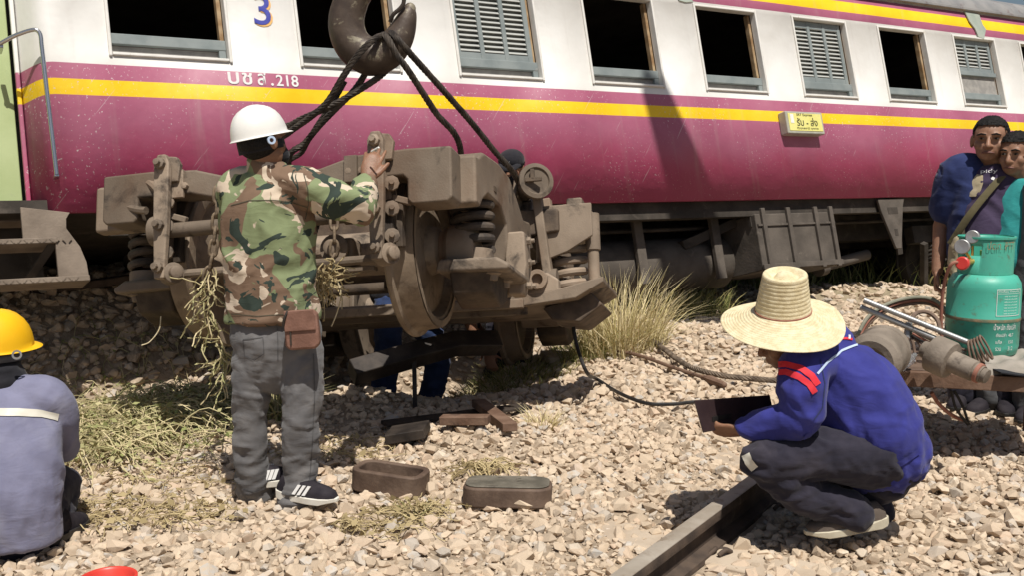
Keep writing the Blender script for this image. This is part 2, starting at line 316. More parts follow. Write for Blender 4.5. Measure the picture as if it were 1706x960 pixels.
class MB:
    def __init__(s): s.v = []; s.f = []
    def add(s, V, Fc):
        n = len(s.v); s.v += [Vector(p) for p in V]; s.f += [tuple(i + n for i in q) for q in Fc]; return s
    def box(s, c, size, rot=None):
        h = [x / 2 for x in size]; V = []
        for i in (-1, 1):
            for j in (-1, 1):
                for k in (-1, 1):
                    p = Vector((i * h[0], j * h[1], k * h[2]))
                    if rot is not None: p = rot @ p
                    V.append(Vector(c) + p)
        return s.add(V, [(0, 1, 3, 2), (4, 6, 7, 5), (0, 4, 5, 1), (2, 3, 7, 6), (0, 2, 6, 4), (1, 5, 7, 3)])
    def bar(s, p, q, w, t, side=None):
        p, q = Vector(p), Vector(q); m = frame(q - p, side); L = (q - p).length
        return s.box((p + q) / 2, (w, t, L), m)
    def prism(s, pts, ax, lo, hi):
        # pts: 2D outline, ax: axis it is pushed along (0 x, 1 y, 2 z)
        def P(a, b, t): return (t, a, b) if ax == 0 else ((a, t, b) if ax == 1 else (a, b, t))
        n = len(pts); V = [P(a, b, lo) for a, b in pts] + [P(a, b, hi) for a, b in pts]
        return s.add(V, [tuple(range(n))[::-1], tuple(range(n, 2 * n))] + [(i, (i + 1) % n, n + (i + 1) % n, n + i) for i in range(n)])
    def tube(s, p, q, r, r2=None, n=12, caps=True):
        return s.sweep([p, q], [r, r if r2 is None else r2], n, caps)
    def sweep(s, path, rad, n=10, caps=True, lat=None, ry=None, round_=False):
        path = [Vector(p) for p in path]; k = len(path)
        rad = list(rad) if hasattr(rad, '__len__') else [rad] * k
        ry = list(ry) if ry is not None and hasattr(ry, '__len__') else (rad if ry is None else [ry] * k)
        if round_:
            d0 = (path[0] - path[1]).normalized(); d1 = (path[-1] - path[-2]).normalized()
            pre = [(path[0] + d0 * rad[0] * math.sin(a), math.cos(a)) for a in (1.35, .9, .45)]
            post = [(path[-1] + d1 * rad[-1] * math.sin(a), math.cos(a)) for a in (.45, .9, 1.35)]
            path = [p for p, _ in pre] + path + [p for p, _ in post]
            rad2 = [rad[0] * c for _, c in pre] + rad + [rad[-1] * c for _, c in post]
            ry = [ry[0] * c for _, c in pre] + ry + [ry[-1] * c for _, c in post]; rad = rad2; k = len(path)
        x = None; rings = []
        for i in range(k):
            d = (path[min(i + 1, k - 1)] - path[max(i - 1, 0)]).normalized()
            if lat is not None: x = Vector(lat)
            elif x is None: x = Vector((1, 0, 0)) if abs(d.x) < .85 else Vector((0, 1, 0))
            x = (x - d * x.dot(d)).normalized(); y = d.cross(x)
            rings.append([path[i] + x * (rad[i] * math.cos(2 * math.pi * j / n)) + y * (ry[i] * math.sin(2 * math.pi * j / n)) for j in range(n)])
        V = [p for r_ in rings for p in r_]; Fc = []
        for i in range(k - 1):
            for j in range(n):
                a, b = i * n + j, i * n + (j + 1) % n; Fc.append((a, b, b + n, a + n))
        if caps: Fc += [tuple(range(n))[::-1], tuple(range((k - 1) * n, k * n))]
        return s.add(V, Fc)
    def lathe(s, prof, o=(0, 0, 0), ax=(0, 0, 1), n=32, closed=False, lat=None):
        # prof: (radius, height) pairs
        m = frame(ax, lat); V = []; Fc = []; k = len(prof)
        for r_, h in prof:
            for j in range(n):
                a = 2 * math.pi * j / n; V.append(Vector(o) + m @ Vector((r_ * math.cos(a), r_ * math.sin(a), h)))
        for i in range(k if closed else k - 1):
            for j in range(n):
                a, b = i * n + j, i * n + (j + 1) % n; c = ((i + 1) % k) * n + j; d = ((i + 1) % k) * n + (j + 1) % n
                Fc.append((a, b, d, c))
        if not closed: Fc += [tuple(range(n))[::-1], tuple(range((k - 1) * n, k * n))]
        return s.add(V, Fc)
    def ball(s, c, r, rot=None, n=14, m=9):
        r = r if hasattr(r, '__len__') else (r, r, r); V = []; Fc = []
        for i in range(1, m):
            t = math.pi * i / m
            for j in range(n):
                a = 2 * math.pi * j / n; p = Vector((r[0] * math.sin(t) * math.cos(a), r[1] * math.sin(t) * math.sin(a), r[2] * math.cos(t)))
                V.append(Vector(c) + (rot @ p if rot is not None else p))
        top = Vector((0, 0, r[2])); top = rot @ top if rot is not None else top
        V += [Vector(c) + top, Vector(c) - top]; T = len(V) - 2
        for i in range(m - 2):
            for j in range(n):
                a, b = i * n + j, i * n + (j + 1) % n; Fc.append((a, a + n, b + n, b))
        for j in range(n):
            Fc.append((T, j, (j + 1) % n)); q = (m - 2) * n; Fc.append((T + 1, q + (j + 1) % n, q + j))
        return s.add(V, Fc)
    def xf(s, mat):
        s.v = [mat @ p for p in s.v]; return s
    def mesh(s, name, inv=None):
        me = bpy.data.meshes.new(name); me.from_pydata([tuple(inv @ p if inv is not None else p) for p in s.v], [], s.f); me.update(); return me
    def build(s, name, mat, parent=None, world=False, bevel=0, smooth=35, seg=2):
        inv = MW[parent.name].inverted() if (world and parent is not None) else None
        me = s.mesh(name, inv)
        bm = bmesh.new(); bm.from_mesh(me); bmesh.ops.recalc_face_normals(bm, faces=bm.faces); bm.to_mesh(me); bm.free()
        if smooth: me.shade_smooth(); me.set_sharp_from_angle(angle=R(smooth))
        o = link(name, me, mat, parent)
        if bevel:
            md = o.modifiers.new('bevel', 'BEVEL'); md.width = bevel; md.segments = seg; md.limit_method = 'ANGLE'; md.angle_limit = R(40)
            md.harden_normals = bool(smooth)
        return o
def spline(pts, n=12):
    pts = [Vector(p) for p in pts]; out = []
    for i in range(len(pts) - 1):
        p0, p1, p2, p3 = pts[max(i - 1, 0)], pts[i], pts[i + 1], pts[min(i + 2, len(pts) - 1)]
        for k in range(n):
            t = k / n
            out.append(.5 * ((2 * p1) + (p2 - p0) * t + (2 * p0 - 5 * p1 + 4 * p2 - p3) * t * t + (3 * p1 - p0 - 3 * p2 + p3) * t ** 3))
    return out + [pts[-1]]
def rope_mb(path, r=.017, strands=6, pitch=.16, n=5, spl=10):
    P = spline(path, spl); Lc = 0; cs = [0.0]
    for a, b in zip(P, P[1:]): Lc += (b - a).length; cs.append(Lc)
    K = max(8, int(Lc / .022)); Q = []; j = 0
    for i in range(K + 1):
        t = Lc * i / K
        while j < len(cs) - 2 and cs[j + 1] < t: j += 1
        f = (t - cs[j]) / max(1e-6, cs[j + 1] - cs[j]); Q.append(P[j].lerp(P[j + 1], f))
    mb = MB(); x = None; fr = []
    for i in range(K + 1):
        d = (Q[min(i + 1, K)] - Q[max(i - 1, 0)]).normalized()
        if x is None: x = Vector((0, 1, 0)) if abs(d.y) < .9 else Vector((1, 0, 0))
        x = (x - d * x.dot(d)).normalized(); fr.append((x.copy(), d.cross(x)))
    for s_ in range(strands):
        path2 = []
        for i in range(K + 1):
            a = 2 * math.pi * (s_ / strands + Lc * i / K / pitch)
            path2.append(Q[i] + fr[i][0] * (r * .62 * math.cos(a)) + fr[i][1] * (r * .62 * math.sin(a)))
        mb.sweep(path2, r * .42, n)
    return mb

# ---------------------------------------------------------------- terrain
K_ = .9375
CO = Vector((-2.622, 6.839, 1.5 + (2.3362 - 1.6) * K_))
CA = Vector((.84379, .53662, -.00744)); CU = Vector((-.13588, .22704, .96436)); CN = Vector((.51918, -.81271, .26449))
COACH = Matrix(((CA.x, -CN.x, CU.x, CO.x), (CA.y, -CN.y, CU.y, CO.y), (CA.z, -CN.z, CU.z, CO.z), (0, 0, 0, 1)))
_eb = CO + CU * -1.057
def sstep(e0, e1, x):
    t = np.clip((x - e0) / (e1 - e0), 0, 1); return t * t * (3 - 2 * t)
def ground_z(x, y, fine=True):
    x = np.asarray(x, float); y = np.asarray(y, float)
    q = (x - _eb.x) * .5385 + (y - _eb.y) * -.8427; s_ = (x - _eb.x) * .8427 + (y - _eb.y) * .5385
    z = .6 * (1 - sstep(.8, 3.4, s_)) * (1 - sstep(-1.5, -.4, q))
    z = z - .42 * np.exp(-((q + .22) / .34) ** 2) * (1 - sstep(2.6, 4.0, s_))
    z = z - .3 * np.exp(-((x + .6) / .75) ** 2 - ((y - 7.4) / .75) ** 2)
    z = z + .13 * np.exp(-((x + .92) / .3) ** 2 - ((y - 5.95) / .3) ** 2)
    z = z + .09 * np.exp(-((x + .2) / .38) ** 2 - ((y - 5.25) / .3) ** 2)
    z = z + .10 * np.exp(-((x - 1.5) / .9) ** 2 - ((y - 8.2) / .7) ** 2)
    z = z + .16 * np.exp(-((x - 3.9) / .9) ** 2 - ((y - 10.8) / .6) ** 2)
    z = z + .05 * np.exp(-((x - 2.7) / .8) ** 2 - ((y - 5.9) / .5) ** 2)
    if fine:
        P = np.stack([x.ravel() * 1.6, y.ravel() * 1.6, np.zeros(x.size) + 3.3], 1)
        z = z + .02 * fnoise(P, 3).reshape(x.shape) * np.exp(-((y - 6) / 9) ** 2)
    return z
def gz(x, y): return float(ground_z(np.array([x]), np.array([y]))[0])
def axis_pts(lo, hi, step):
    core = np.arange(lo, hi + 1e-6, step); k = np.array([.5, 1.5, 4, 10, 30, 90, 300])
    return np.concatenate([lo - k[::-1], core, hi + k])
gx, gy = axis_pts(-7, 10, .1), axis_pts(1.5, 17, .1)
XX, YY = np.meshgrid(gx, gy); ZZ = ground_z(XX, YY)
nv = XX.size; nx, ny = len(gx), len(gy)
me = bpy.data.meshes.new('ground')
idx = np.arange(nv).reshape(ny, nx)
quads = np.stack([idx[:-1, :-1], idx[:-1, 1:], idx[1:, 1:], idx[1:, :-1]], -1).reshape(-1, 4)
me.vertices.add(nv); me.vertices.foreach_set('co', np.stack([XX, YY, ZZ], -1).ravel())
me.loops.add(quads.size); me.loops.foreach_set('vertex_index', quads.ravel().astype(np.int32))
me.polygons.add(len(quads)); me.polygons.foreach_set('loop_start', (np.arange(len(quads)) * 4).astype(np.int32))
me.update(calc_edges=True); me.validate(); me.shade_smooth()
ground = link('ground', me, 'earth'); tag(ground, 'dusty pale earth under the ballast and beyond the coach', None, kind='structure')

# ---------------------------------------------------------------- ballast
rocks = []
for k in range(14):
    while True:
        bm = bmesh.new(); sx_, sy_, sz_ = rng.uniform(.8, 1.25), rng.uniform(.65, 1.0), rng.uniform(.5, .8)
        for i in range(13 if k < 6 else 22):
            d = rng.normal(size=3); d /= np.linalg.norm(d); d *= rng.uniform(.82, 1.08)
            bm.verts.new((d[0] * sx_, d[1] * sy_, d[2] * sz_))
        r_ = bmesh.ops.convex_hull(bm, input=bm.verts)
        junk = [g for g in r_['geom_interior'] if isinstance(g, bmesh.types.BMVert)]
        if junk: bmesh.ops.delete(bm, geom=junk, context='VERTS')
        bmesh.ops.triangulate(bm, faces=bm.faces); bmesh.ops.recalc_face_normals(bm, faces=bm.faces)
        if len(bm.faces) >= 16:
            bm.verts.index_update()
            rocks.append((np.array([v.co[:] for v in bm.verts]), np.array([[v.index for v in f.verts] for f in bm.faces])))
            bm.free(); break
        bm.free()
RAIL_A = np.array([.71, 3.77]); RAIL_D = np.array([.55, .835]) / np.hypot(.55, .835); RAIL_N = np.array([RAIL_D[1], -RAIL_D[0]])
def scatter(x0, x1, y0, y1, step, smin, smax, keep):
    n_x, n_y = int((x1 - x0) / step), int((y1 - y0) / step)
    X, Y = np.meshgrid(np.arange(n_x), np.arange(n_y)); X = x0 + (X + rng.uniform(-.1, 1.1, X.shape)) * step; Y = y0 + (Y + rng.uniform(-.1, 1.1, Y.shape)) * step
    X, Y = X.ravel(), Y.ravel(); k = keep(X, Y); X, Y = X[k], Y[k]
    S = smin + (smax - smin) * rng.beta(1.3, 3.2, len(X)) * np.where(rng.random(len(X)) < .04, 1.4, 1.0)
    return X, Y, S
def off_rail(X, Y, hw=.095):
    u = (X - RAIL_A[0]) * RAIL_N[0] + (Y - RAIL_A[1]) * RAIL_N[1]; return (np.abs(u) > hw) & (np.abs(u - 1.22) > hw)
def sleeper_mask(X, Y):
    u = (X - RAIL_A[0]) * RAIL_N[0] + (Y - RAIL_A[1]) * RAIL_N[1]; v = (X - RAIL_A[0]) * RAIL_D[0] + (Y - RAIL_A[1]) * RAIL_D[1]
    w = np.abs(((v - .05) % .62) - .31) ; return ~((w > .31 - .075) & (u > -.42) & (u < 1.49) & (rng.random(len(X)) < np.where(u < .15, .45, .04)) & (v < 4))
def grassy(X, Y):
    n = fnoise(np.stack([X * 1.3, Y * 1.3, X * 0 + 5], 1), 2); return n
A1 = scatter(-3.6, 4.4, 3.2, 6.2, .044, .017, .054, lambda X, Y: (np.abs(X) < .56 * Y + .35) & off_rail(X, Y) & sleeper_mask(X, Y))
A2 = scatter(-5.2, 6.0, 6.2, 9.4, .056, .026, .058, lambda X, Y: (np.abs(X) < .56 * Y + .3) & off_rail(X, Y))
A3 = scatter(-1, 7.6, 9.4, 12.4, .085, .035, .065, lambda X, Y: (X < .56 * Y + .3) & (X > .1 * Y))
A4 = scatter(-3.6, 4.4, 3.2, 6.4, .036, .007, .018, lambda X, Y: (np.abs(X) < .56 * Y + .3) & off_rail(X, Y, .08))
A5 = scatter(-4.8, -1.2, 6.2, 8.8, .085, .045, .085, lambda X, Y: X > -.56 * Y - .2)
PX = np.concatenate([a[0] for a in (A1, A2, A3, A4, A5)]); PY = np.concatenate([a[1] for a in (A1, A2, A3, A4, A5)]); PS = np.concatenate([a[2] for a in (A1, A2, A3, A4, A5)])
PZ = ground_z(PX, PY) + PS * rng.uniform(-.05, .55, len(PS))
app = PS / np.hypot(PX, PY) * ((PY > 3.55) & (np.abs(PX) < .5 * PY) & (PY < 4.6))
big = np.argsort(-app)[:300]; isbig = np.zeros(len(PX), bool); isbig[big] = True
rock_me = []
for k, (V, Fc) in enumerate(rocks):
    me = bpy.data.meshes.new('stone'); me.from_pydata(V.tolist(), [], Fc.tolist()); me.update(); me.materials.append(M['stone']); rock_me.append(me)
for i in big:
    o = bpy.data.objects.new('stone', rock_me[int(rng.integers(14))]); col.objects.link(o); o.parent = ground
    o.location = (PX[i], PY[i], PZ[i]); o.scale = (PS[i],) * 3; o.rotation_euler = (rng.uniform(-.5, .5), rng.uniform(-.5, .5), rng.uniform(0, 6.28))
rest = np.where(~isbig)[0]; which = rng.integers(0, 14, len(rest)); VV = []; FF = []; TT = []; base = 0
for k, (V, Fc) in enumerate(rocks):
    ii = rest[which == k]; n = len(ii)
    e = rng.uniform(-.5, .5, (n, 2)); a = rng.uniform(0, 6.28, n)
    cx, sx_, cy, sy_, cz, sz_ = np.cos(e[:, 0]), np.sin(e[:, 0]), np.cos(e[:, 1]), np.sin(e[:, 1]), np.cos(a), np.sin(a)
    Rm = np.stack([np.stack([cz * cy, cz * sy_ * sx_ - sz_ * cx, cz * sy_ * cx + sz_ * sx_], -1), np.stack([sz_ * cy, sz_ * sy_ * sx_ + cz * cx, sz_ * sy_ * cx - cz * sx_], -1), np.stack([-sy_, cy * sx_, cy * cx], -1)], 1)
    P = np.einsum('nij,vj->nvi', Rm, V) * PS[ii][:, None, None] + np.stack([PX[ii], PY[ii], PZ[ii]], -1)[:, None, :]
    VV.append(P.reshape(-1, 3)); m_ = len(V)
    FF.append((Fc[None] + (np.arange(n) * m_)[:, None, None] + base).reshape(-1, 3)); base += n * m_
    TT.append(np.repeat(rng.random(n), m_))
VV = np.concatenate(VV); FF = np.concatenate(FF).astype(np.int32); TT = np.concatenate(TT)
me = bpy.data.meshes.new('gravel'); me.vertices.add(len(VV)); me.vertices.foreach_set('co', VV.ravel())
me.loops.add(FF.size); me.loops.foreach_set('vertex_index', FF.ravel()); me.polygons.add(len(FF)); me.polygons.foreach_set('loop_start', (np.arange(len(FF)) * 3).astype(np.int32))
me.update(calc_edges=True); me.shade_flat()
at = me.attributes.new('tone', 'FLOAT', 'POINT'); at.data.foreach_set('value', TT.astype(np.float32))
gravel = link('gravel', me, 'gravel', ground); tag(gravel, kind='stuff')
print('stones', len(PX), 'tris', len(FF))

# ---------------------------------------------------------------- near track: rails and sleepers
def rail_profile(h=.142):
    half = [(.033, h), (.036, h - .012), (.035, h - .034), (.012, h - .045), (.008, h * .55), (.009, .03), (.055, .018), (.058, 0)]
    return [(a, b) for a, b in half] + [(-a, b) for a, b in half[::-1]]
def make_rail(label, off, v0, v1, zb=-.012):
    mid = RAIL_A + RAIL_N * off; base = Vector((*(mid + RAIL_D * v0), zb))
    m = frame((*RAIL_D, 0), (*RAIL_N, 0)).to_4x4(); m.translation = base
    e = empty('rail', Matrix.Translation(base), label, 'rail', 'running rails of the near track')
    prof = rail_profile(); n = len(prof); L = v1 - v0; seg = 24; dx = Vector((*RAIL_N, 0)); dv = Vector((*RAIL_D, 0))
    def ring(pr, lo, hi):
        mb = MB(); k = len(pr); V = []
        for t in (lo, hi): V += [base + dx * a + Vector((0, 0, b)) + dv * t for a, b in pr]
        mb.add(V, [(i, (i + 1) % k, k + (i + 1) % k, k + i) for i in range(k)] + [tuple(range(k))[::-1], tuple(range(k, 2 * k))]); return mb
    ring(prof, 0, L).build('web_and_foot', 'rail_side', e, True, smooth=25)
    top = [(-.0315, .1425), (.0315, .1425), (.0315, .1445), (.018, .1468), (-.018, .1468), (-.0315, .1445)]
    ring(top, 0, L).build('running_surface', 'rail_top', e, True, smooth=25)
    return e
make_rail('worn rail running under the squatting worker in the straw hat', 0, -2.6, 14, -.012)
make_rail('parallel rail a metre beyond the one by the squatting worker', 1.22, -1.5, 14, -.012)
sl = MB().prism([(-1.0, 0), (1.15, 0), (1.15, .02), (1.12, .028), (-.97, .028), (-1.0, .02)], 1, -.11, .11)
clip_path = spline([(.045, -.05, .03), (.06, -.02, .045), (.045, .03, .03), (.075, .055, .025), (.105, .03, .03), (.1, -.02, .05), (.085, -.045, .035)], 5)
clip_me = MB().sweep(clip_path, .009, 7).mesh('rail_clip'); clip_me.shade_smooth(); clip_me.materials.append(M['rail_side'])
sl_me = None
for k in range(-2, 14):
    v = .05 + .62 * k; c = RAIL_A + RAIL_D * v + RAIL_N * .535
    mm = Matrix(((RAIL_N[0], RAIL_D[0], 0, c[0]), (RAIL_N[1], RAIL_D[1], 0, c[1]), (0, 0, 1, -.03), (0, 0, 0, 1)))
    e = empty('sleeper', mm, 'flat concrete sleeper sunk in the ballast under the near rails', 'sleeper', 'sleepers of the near track')
    if sl_me is None: o = sl.build('slab', 'concrete', e, bevel=.01); sl_me = o.data
    else:
        o = link('slab', sl_me, None, e); b_ = o.modifiers.new('bevel', 'BEVEL'); b_.width = .01; b_.segments = 2
    for off in (-.535, .685):
        for s_ in (1, -1):
            q = Matrix.Translation((off, 0, 0)) @ (Matrix() if s_ == 1 else Matrix.Rotation(math.pi, 4, 'Z'))
            link('rail_clip', clip_me, None, e, q)
# ---------------------------------------------------------------- text
def text_mesh(s, size, extrude=.0015, shear=0, bold=0, font_scale_x=1.0):
    cu = bpy.data.curves.new('t', 'FONT'); cu.body = s; cu.size = size; cu.extrude = extrude; cu.shear = shear; cu.offset = bold; cu.resolution_u = 4
    ob = bpy.data.objects.new('t', cu); col.objects.link(ob)
    dg = bpy.context.evaluated_depsgraph_get(); dg.update()
    me = bpy.data.meshes.new_from_object(ob.evaluated_get(dg)); bpy.data.objects.remove(ob)
    me.materials.clear()
    n = len(me.vertices); co = np.zeros(n * 3); me.vertices.foreach_get('co', co); co = co.reshape(-1, 3)
    if n:
        co[:, 0] -= co[:, 0].min(); co[:, 1] -= co[:, 1].min(); co[:, 0] *= font_scale_x
        me.vertices.foreach_set('co', co.ravel()); me.update()
    return me, (co[:, 0].max() if n else 0), (co[:, 1].max() if n else 0)
def text_fit(name, s, mat, parent, x0, z0, w, h, y=-.003, bold=0, extrude=.001):
    me, tw, th = text_mesh(s, .1, extrude, 0, bold)
    n = len(me.vertices); co = np.zeros(n * 3); me.vertices.foreach_get('co', co); co = co.reshape(-1, 3)
    out = np.stack([x0 + co[:, 0] * w / tw, y - co[:, 2], z0 + co[:, 1] * h / th], 1)
    me.vertices.foreach_set('co', out.ravel()); me.update()
    return link(name, me, mat, parent)

# ---------------------------------------------------------------- the derailed coach (local: x along, y inward, z up)
coach = empty('railway_coach', COACH, 'derailed purple-red passenger coach with yellow stripe and white window band', 'train coach')
SP, WW, WH, NW = 1.3125, .785, .803, 11
XE = 14.6
xs = [-.36] + [v for i in range(NW) for v in (SP * i, SP * i + WW)] + [XE]; zs = [-1.057, 0, WH, 1.14]
mb = MB(); ids = {}
def vid(x, z, y=0.0):
    k = (round(x, 4), round(z, 4), round(y, 4))
    if k not in ids: ids[k] = len(mb.v); mb.v.append(Vector((x, y, z)))
    return ids[k]
for i in range(len(xs) - 1):
    for j in range(3):
        if j == 1 and i % 2 == 1: continue
        mb.f.append((vid(xs[i], zs[j]), vid(xs[i + 1], zs[j]), vid(xs[i + 1], zs[j + 1]), vid(xs[i], zs[j + 1])))
# rounded corner into the tapered vestibule end
corner = [(-.36, 0), (-.40, .012), (-.43, .04), (-.455, .08), (-.515, .22), (-.525, .245)]
for a, b in zip(corner, corner[1:]):
    for j in range(3):
        mb.f.append((vid(b[0], zs[j] , b[1]), vid(a[0], zs[j], a[1]), vid(a[0], zs[j + 1], a[1]), vid(b[0], zs[j + 1], b[1])))
inv = None
me = mb.mesh('side_wall'); bm = bmesh.new(); bm.from_mesh(me); bmesh.ops.recalc_face_normals(bm, faces=bm.faces); 
if sum(f.normal.y for f in bm.faces) > 0: bmesh.ops.reverse_faces(bm, faces=bm.faces)
bm.to_mesh(me); bm.free(); me.shade_smooth(); me.set_sharp_from_angle(angle=R(50))
wall = link('side_wall', me, 'livery', coach)
md = wall.modifiers.new('thickness', 'SOLIDIFY'); md.thickness = .05; md.offset = -1
MB().box((-.538, .25, .04), (.028, .035, 2.19)).build('door_post', 'livery', coach, bevel=.008)
MB().box((XE / 2 - .2, 2.62, .04), (XE + .4, .05, 2.2)).build('far_side_wall', 'livery', coach)
MB().box((XE + .02, 1.31, .04), (.05, 2.6, 2.2)).build('end_wall', 'livery', coach)
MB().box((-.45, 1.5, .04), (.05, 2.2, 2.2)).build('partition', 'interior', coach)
MB().box((XE / 2 - .5, 1.33, -1.0), (XE + 1.6, 2.5, .08)).build('floor', 'under', coach)
arc = [(-.02, 1.13)] + [(1.31 - 1.33 * math.cos(t), 1.16 + .5 * math.sin(t)) for t in np.linspace(0.05, math.pi - .05, 17)] + [(2.64, 1.13)]
inner = [(a * .96 + .05, b - .05) for a, b in arc[::-1]]
MB().prism(arc + inner, 0, -1.3, XE + .1).build('roof', 'roof', coach, smooth=40)
MB().box((XE / 2 - .2, -.022, 1.145), (XE + .8, .045, .04)).build('rain_gutter', 'roof', coach, bevel=.01)
# vestibule: pale green door leaf, end wall beyond it
MB().box((-1.095, .33, .05), (1.06, .05, 2.1)).build('vestibule_door', 'green_panel', coach, bevel=.008)
MB().box((-1.75, 1.33, .04), (.06, 2.5, 2.2)).build('vestibule_end_wall', 'green_panel', coach)
MB().box((-1.16, .38, -1.02), (1.24, .2, .06)).build('door_sill', 'step', coach, bevel=.006)
# bottom rail strip of the body and solebar
MB().box((XE / 2 - .1, .12, -1.12), (XE, .08, .16)).build('solebar', 'under', coach)
hr = spline([(-.66, .05, .03), (-.60, .0, .055), (-.56, -.03, .07)], 4) + spline([(-.5, -.06, .088), (-.455, -.085, .09), (-.432, -.09, .06), (-.43, -.09, 0)], 5) + [Vector((-.405, -.055, -.83))]
h = MB().sweep(hr, .0135, 12).build('handrail', 'chrome', coach)
MB().box((-.645, .1, .02), (.03, .12, .025)).build('handrail_bracket', 'chrome', coach, bevel=.005)
MB().box((-.405, -.02, -.835), (.028, .08, .02)).build('handrail_bracket', 'chrome', coach, bevel=.005)
# windows
slat_me = MB().box((0, 0, 0), (.2, .006, .03), Matrix.Rotation(R(-40), 3, 'X')).mesh('slat'); slat_me.materials.append(M['slat'])
kinds = {2: 'shut', 5: 'shut', 7: 'half'}
for i in range(NW):
    x0 = SP * i; x1 = x0 + WW; kd = kinds.get(i, 'open')
    f = MB(); w_ = .022
    f.box((x0 - w_ / 2 + .006, .02, WH / 2), (w_, .075, WH + 2 * w_)); f.box((x1 + w_ / 2 - .006, .02, WH / 2), (w_, .075, WH + 2 * w_))
    f.box(((x0 + x1) / 2, .02, -w_ / 2 + .006), (WW - .014, .075, w_)); f.box(((x0 + x1) / 2, .02, WH + w_ / 2 - .006), (WW - .014, .075, w_))
    win = f.build('window', 'cream', coach, bevel=.007)
    MB().box(((x0 + x1) / 2, .075, .035), (WW - .02, .02, .08)).build('sill_panel', 'sill_panel', win)
    s_ = MB(); s_.box(((x0 + x1) / 2, .05, .115), (WW - .016, .04, .075)); s_.box((x1 - .035, .052, .06), (.05, .036, .11))
    s_.build('sash_rail', 'sash', win, bevel=.006)
    MB().box((x1 - .022, .085, WH / 2 + .07), (.03, .05, WH - .14)).build('jamb', 'jamb', win, bevel=.004)
    if kd != 'open':
        lo = .145 if kd == 'shut' else .40; hi = WH - .012; n = int((hi - lo - .1) / .042)
        s_ = MB(); xa, xb = x0 + .012, x1 - .045
        for xm in (xa + .02, xb - .02): s_.box((xm, .05, (lo + hi) / 2), (.045, .03, hi - lo))
        cw = (xb - xa - .04) / 3
        for q in (1, 2): s_.box((xa + .02 + cw * q, .05, (lo + hi) / 2), (.04, .03, hi - lo))
        s_.box(((xa + xb) / 2, .052, hi - .035), (xb - xa - .002, .026, .07)); s_.box(((xa + xb) / 2, .052, lo + .03), (xb - xa - .002, .026, .06))
        sh = s_.build('shutter', 'sash', coach, bevel=.004)
        MB().box(((xa + xb) / 2, .09, (lo + hi) / 2), (xb - xa, .012, hi - lo)).build('shutter_back', 'sash', sh)
        for q in range(3):
            for j in range(n):
                z = lo + .08 + .042 * j
                link('slat', slat_me, None, sh, Matrix.Translation((xa + .02 + cw * (q + .5), .052, z)))
        if kd == 'half':
            MB().box(((x0 + x1) / 2, .07, .24), (WW - .03, .02, .3)).build('lower_panel', 'sill_panel', win)
            MB().box(((x0 + x1) / 2 - .01, .045, .385), (WW - .03, .04, .05)).build('sash_rail', 'sash', win, bevel=.005)
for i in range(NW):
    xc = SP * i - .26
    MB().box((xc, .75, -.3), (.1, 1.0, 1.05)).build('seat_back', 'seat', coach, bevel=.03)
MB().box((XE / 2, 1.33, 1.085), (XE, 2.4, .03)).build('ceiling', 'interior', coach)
# lettering and boards
def numeral(name, mat, dx, dz, y):
    me_, tw, th = text_mesh('3', .1, .001, 0, .002)
    text_fit(name, '3', mat, coach, .99 + dx, .275 + dz, .125, .235, y, .0, .001)
numeral('numeral_shadow', 'letter_orange', .014, -.012, -.003); numeral('numeral', 'letter_blue', 0, 0, -.006)
text_fit('lettering', 'บ', 'letter_white', coach, .755, -.172, .078, .086, -.003, .0015)
text_fit('lettering', 'ช', 'letter_white', coach, .855, -.172, .072, .086, -.003, .0015)
text_fit('lettering', 'ส', 'letter_white', coach, .965, -.172, .062, .09, -.003, .0015)
text_fit('lettering', '.', 'letter_white', coach, 1.06, -.172, .02, .02, -.003, .001)
text_fit('lettering', '218', 'letter_white', coach, 1.1, -.172, .165, .084, -.003, .0015)
brd = MB().box((6.385, -.05, -.325), (.52, .1, .225)).build('destination_board', 'board_frame', coach, bevel=.012)
MB().box((6.385, -.1015, -.322), (.465, .006, .175)).build('board_face', 'board', brd, bevel=.002)
text_fit('board_lettering', 'SRT Express', 'letter_dark', brd, 6.27, -.268, .22, .032, -.1055)
text_fit('board_lettering', 'รับ - ส่ง', 'letter_dark', brd, 6.26, -.36, .29, .085, -.1055, .001)
text_fit('board_lettering', 'ทั่วทุกสถานี ทุกภาค', 'letter_dark', brd, 6.25, -.4, .3, .03, -.1055)
MB().box((6.2, -.106, -.29), (.045, .002, .09)).build('board_sticker', 'paper', brd)
# torn primer-coloured patch near the roof
xp = 9.55
MB().prism([(xp - .06, 1.12), (xp + .22, 1.1), (xp + .25, .98), (xp + .3, .93), (xp + .22, .8), (xp + .12, .82), (xp + .08, .92), (xp + .0, 1.0)], 1, -.02, -.004).build('bare_patch', 'patch', coach, bevel=.004)
xp = 5.05
MB().prism([(xp, .88), (xp + .16, .87), (xp + .2, .84), (xp + .1, .825), (xp + .02, .835)], 1, -.012, -.003).build('bare_patch', 'patch', coach)
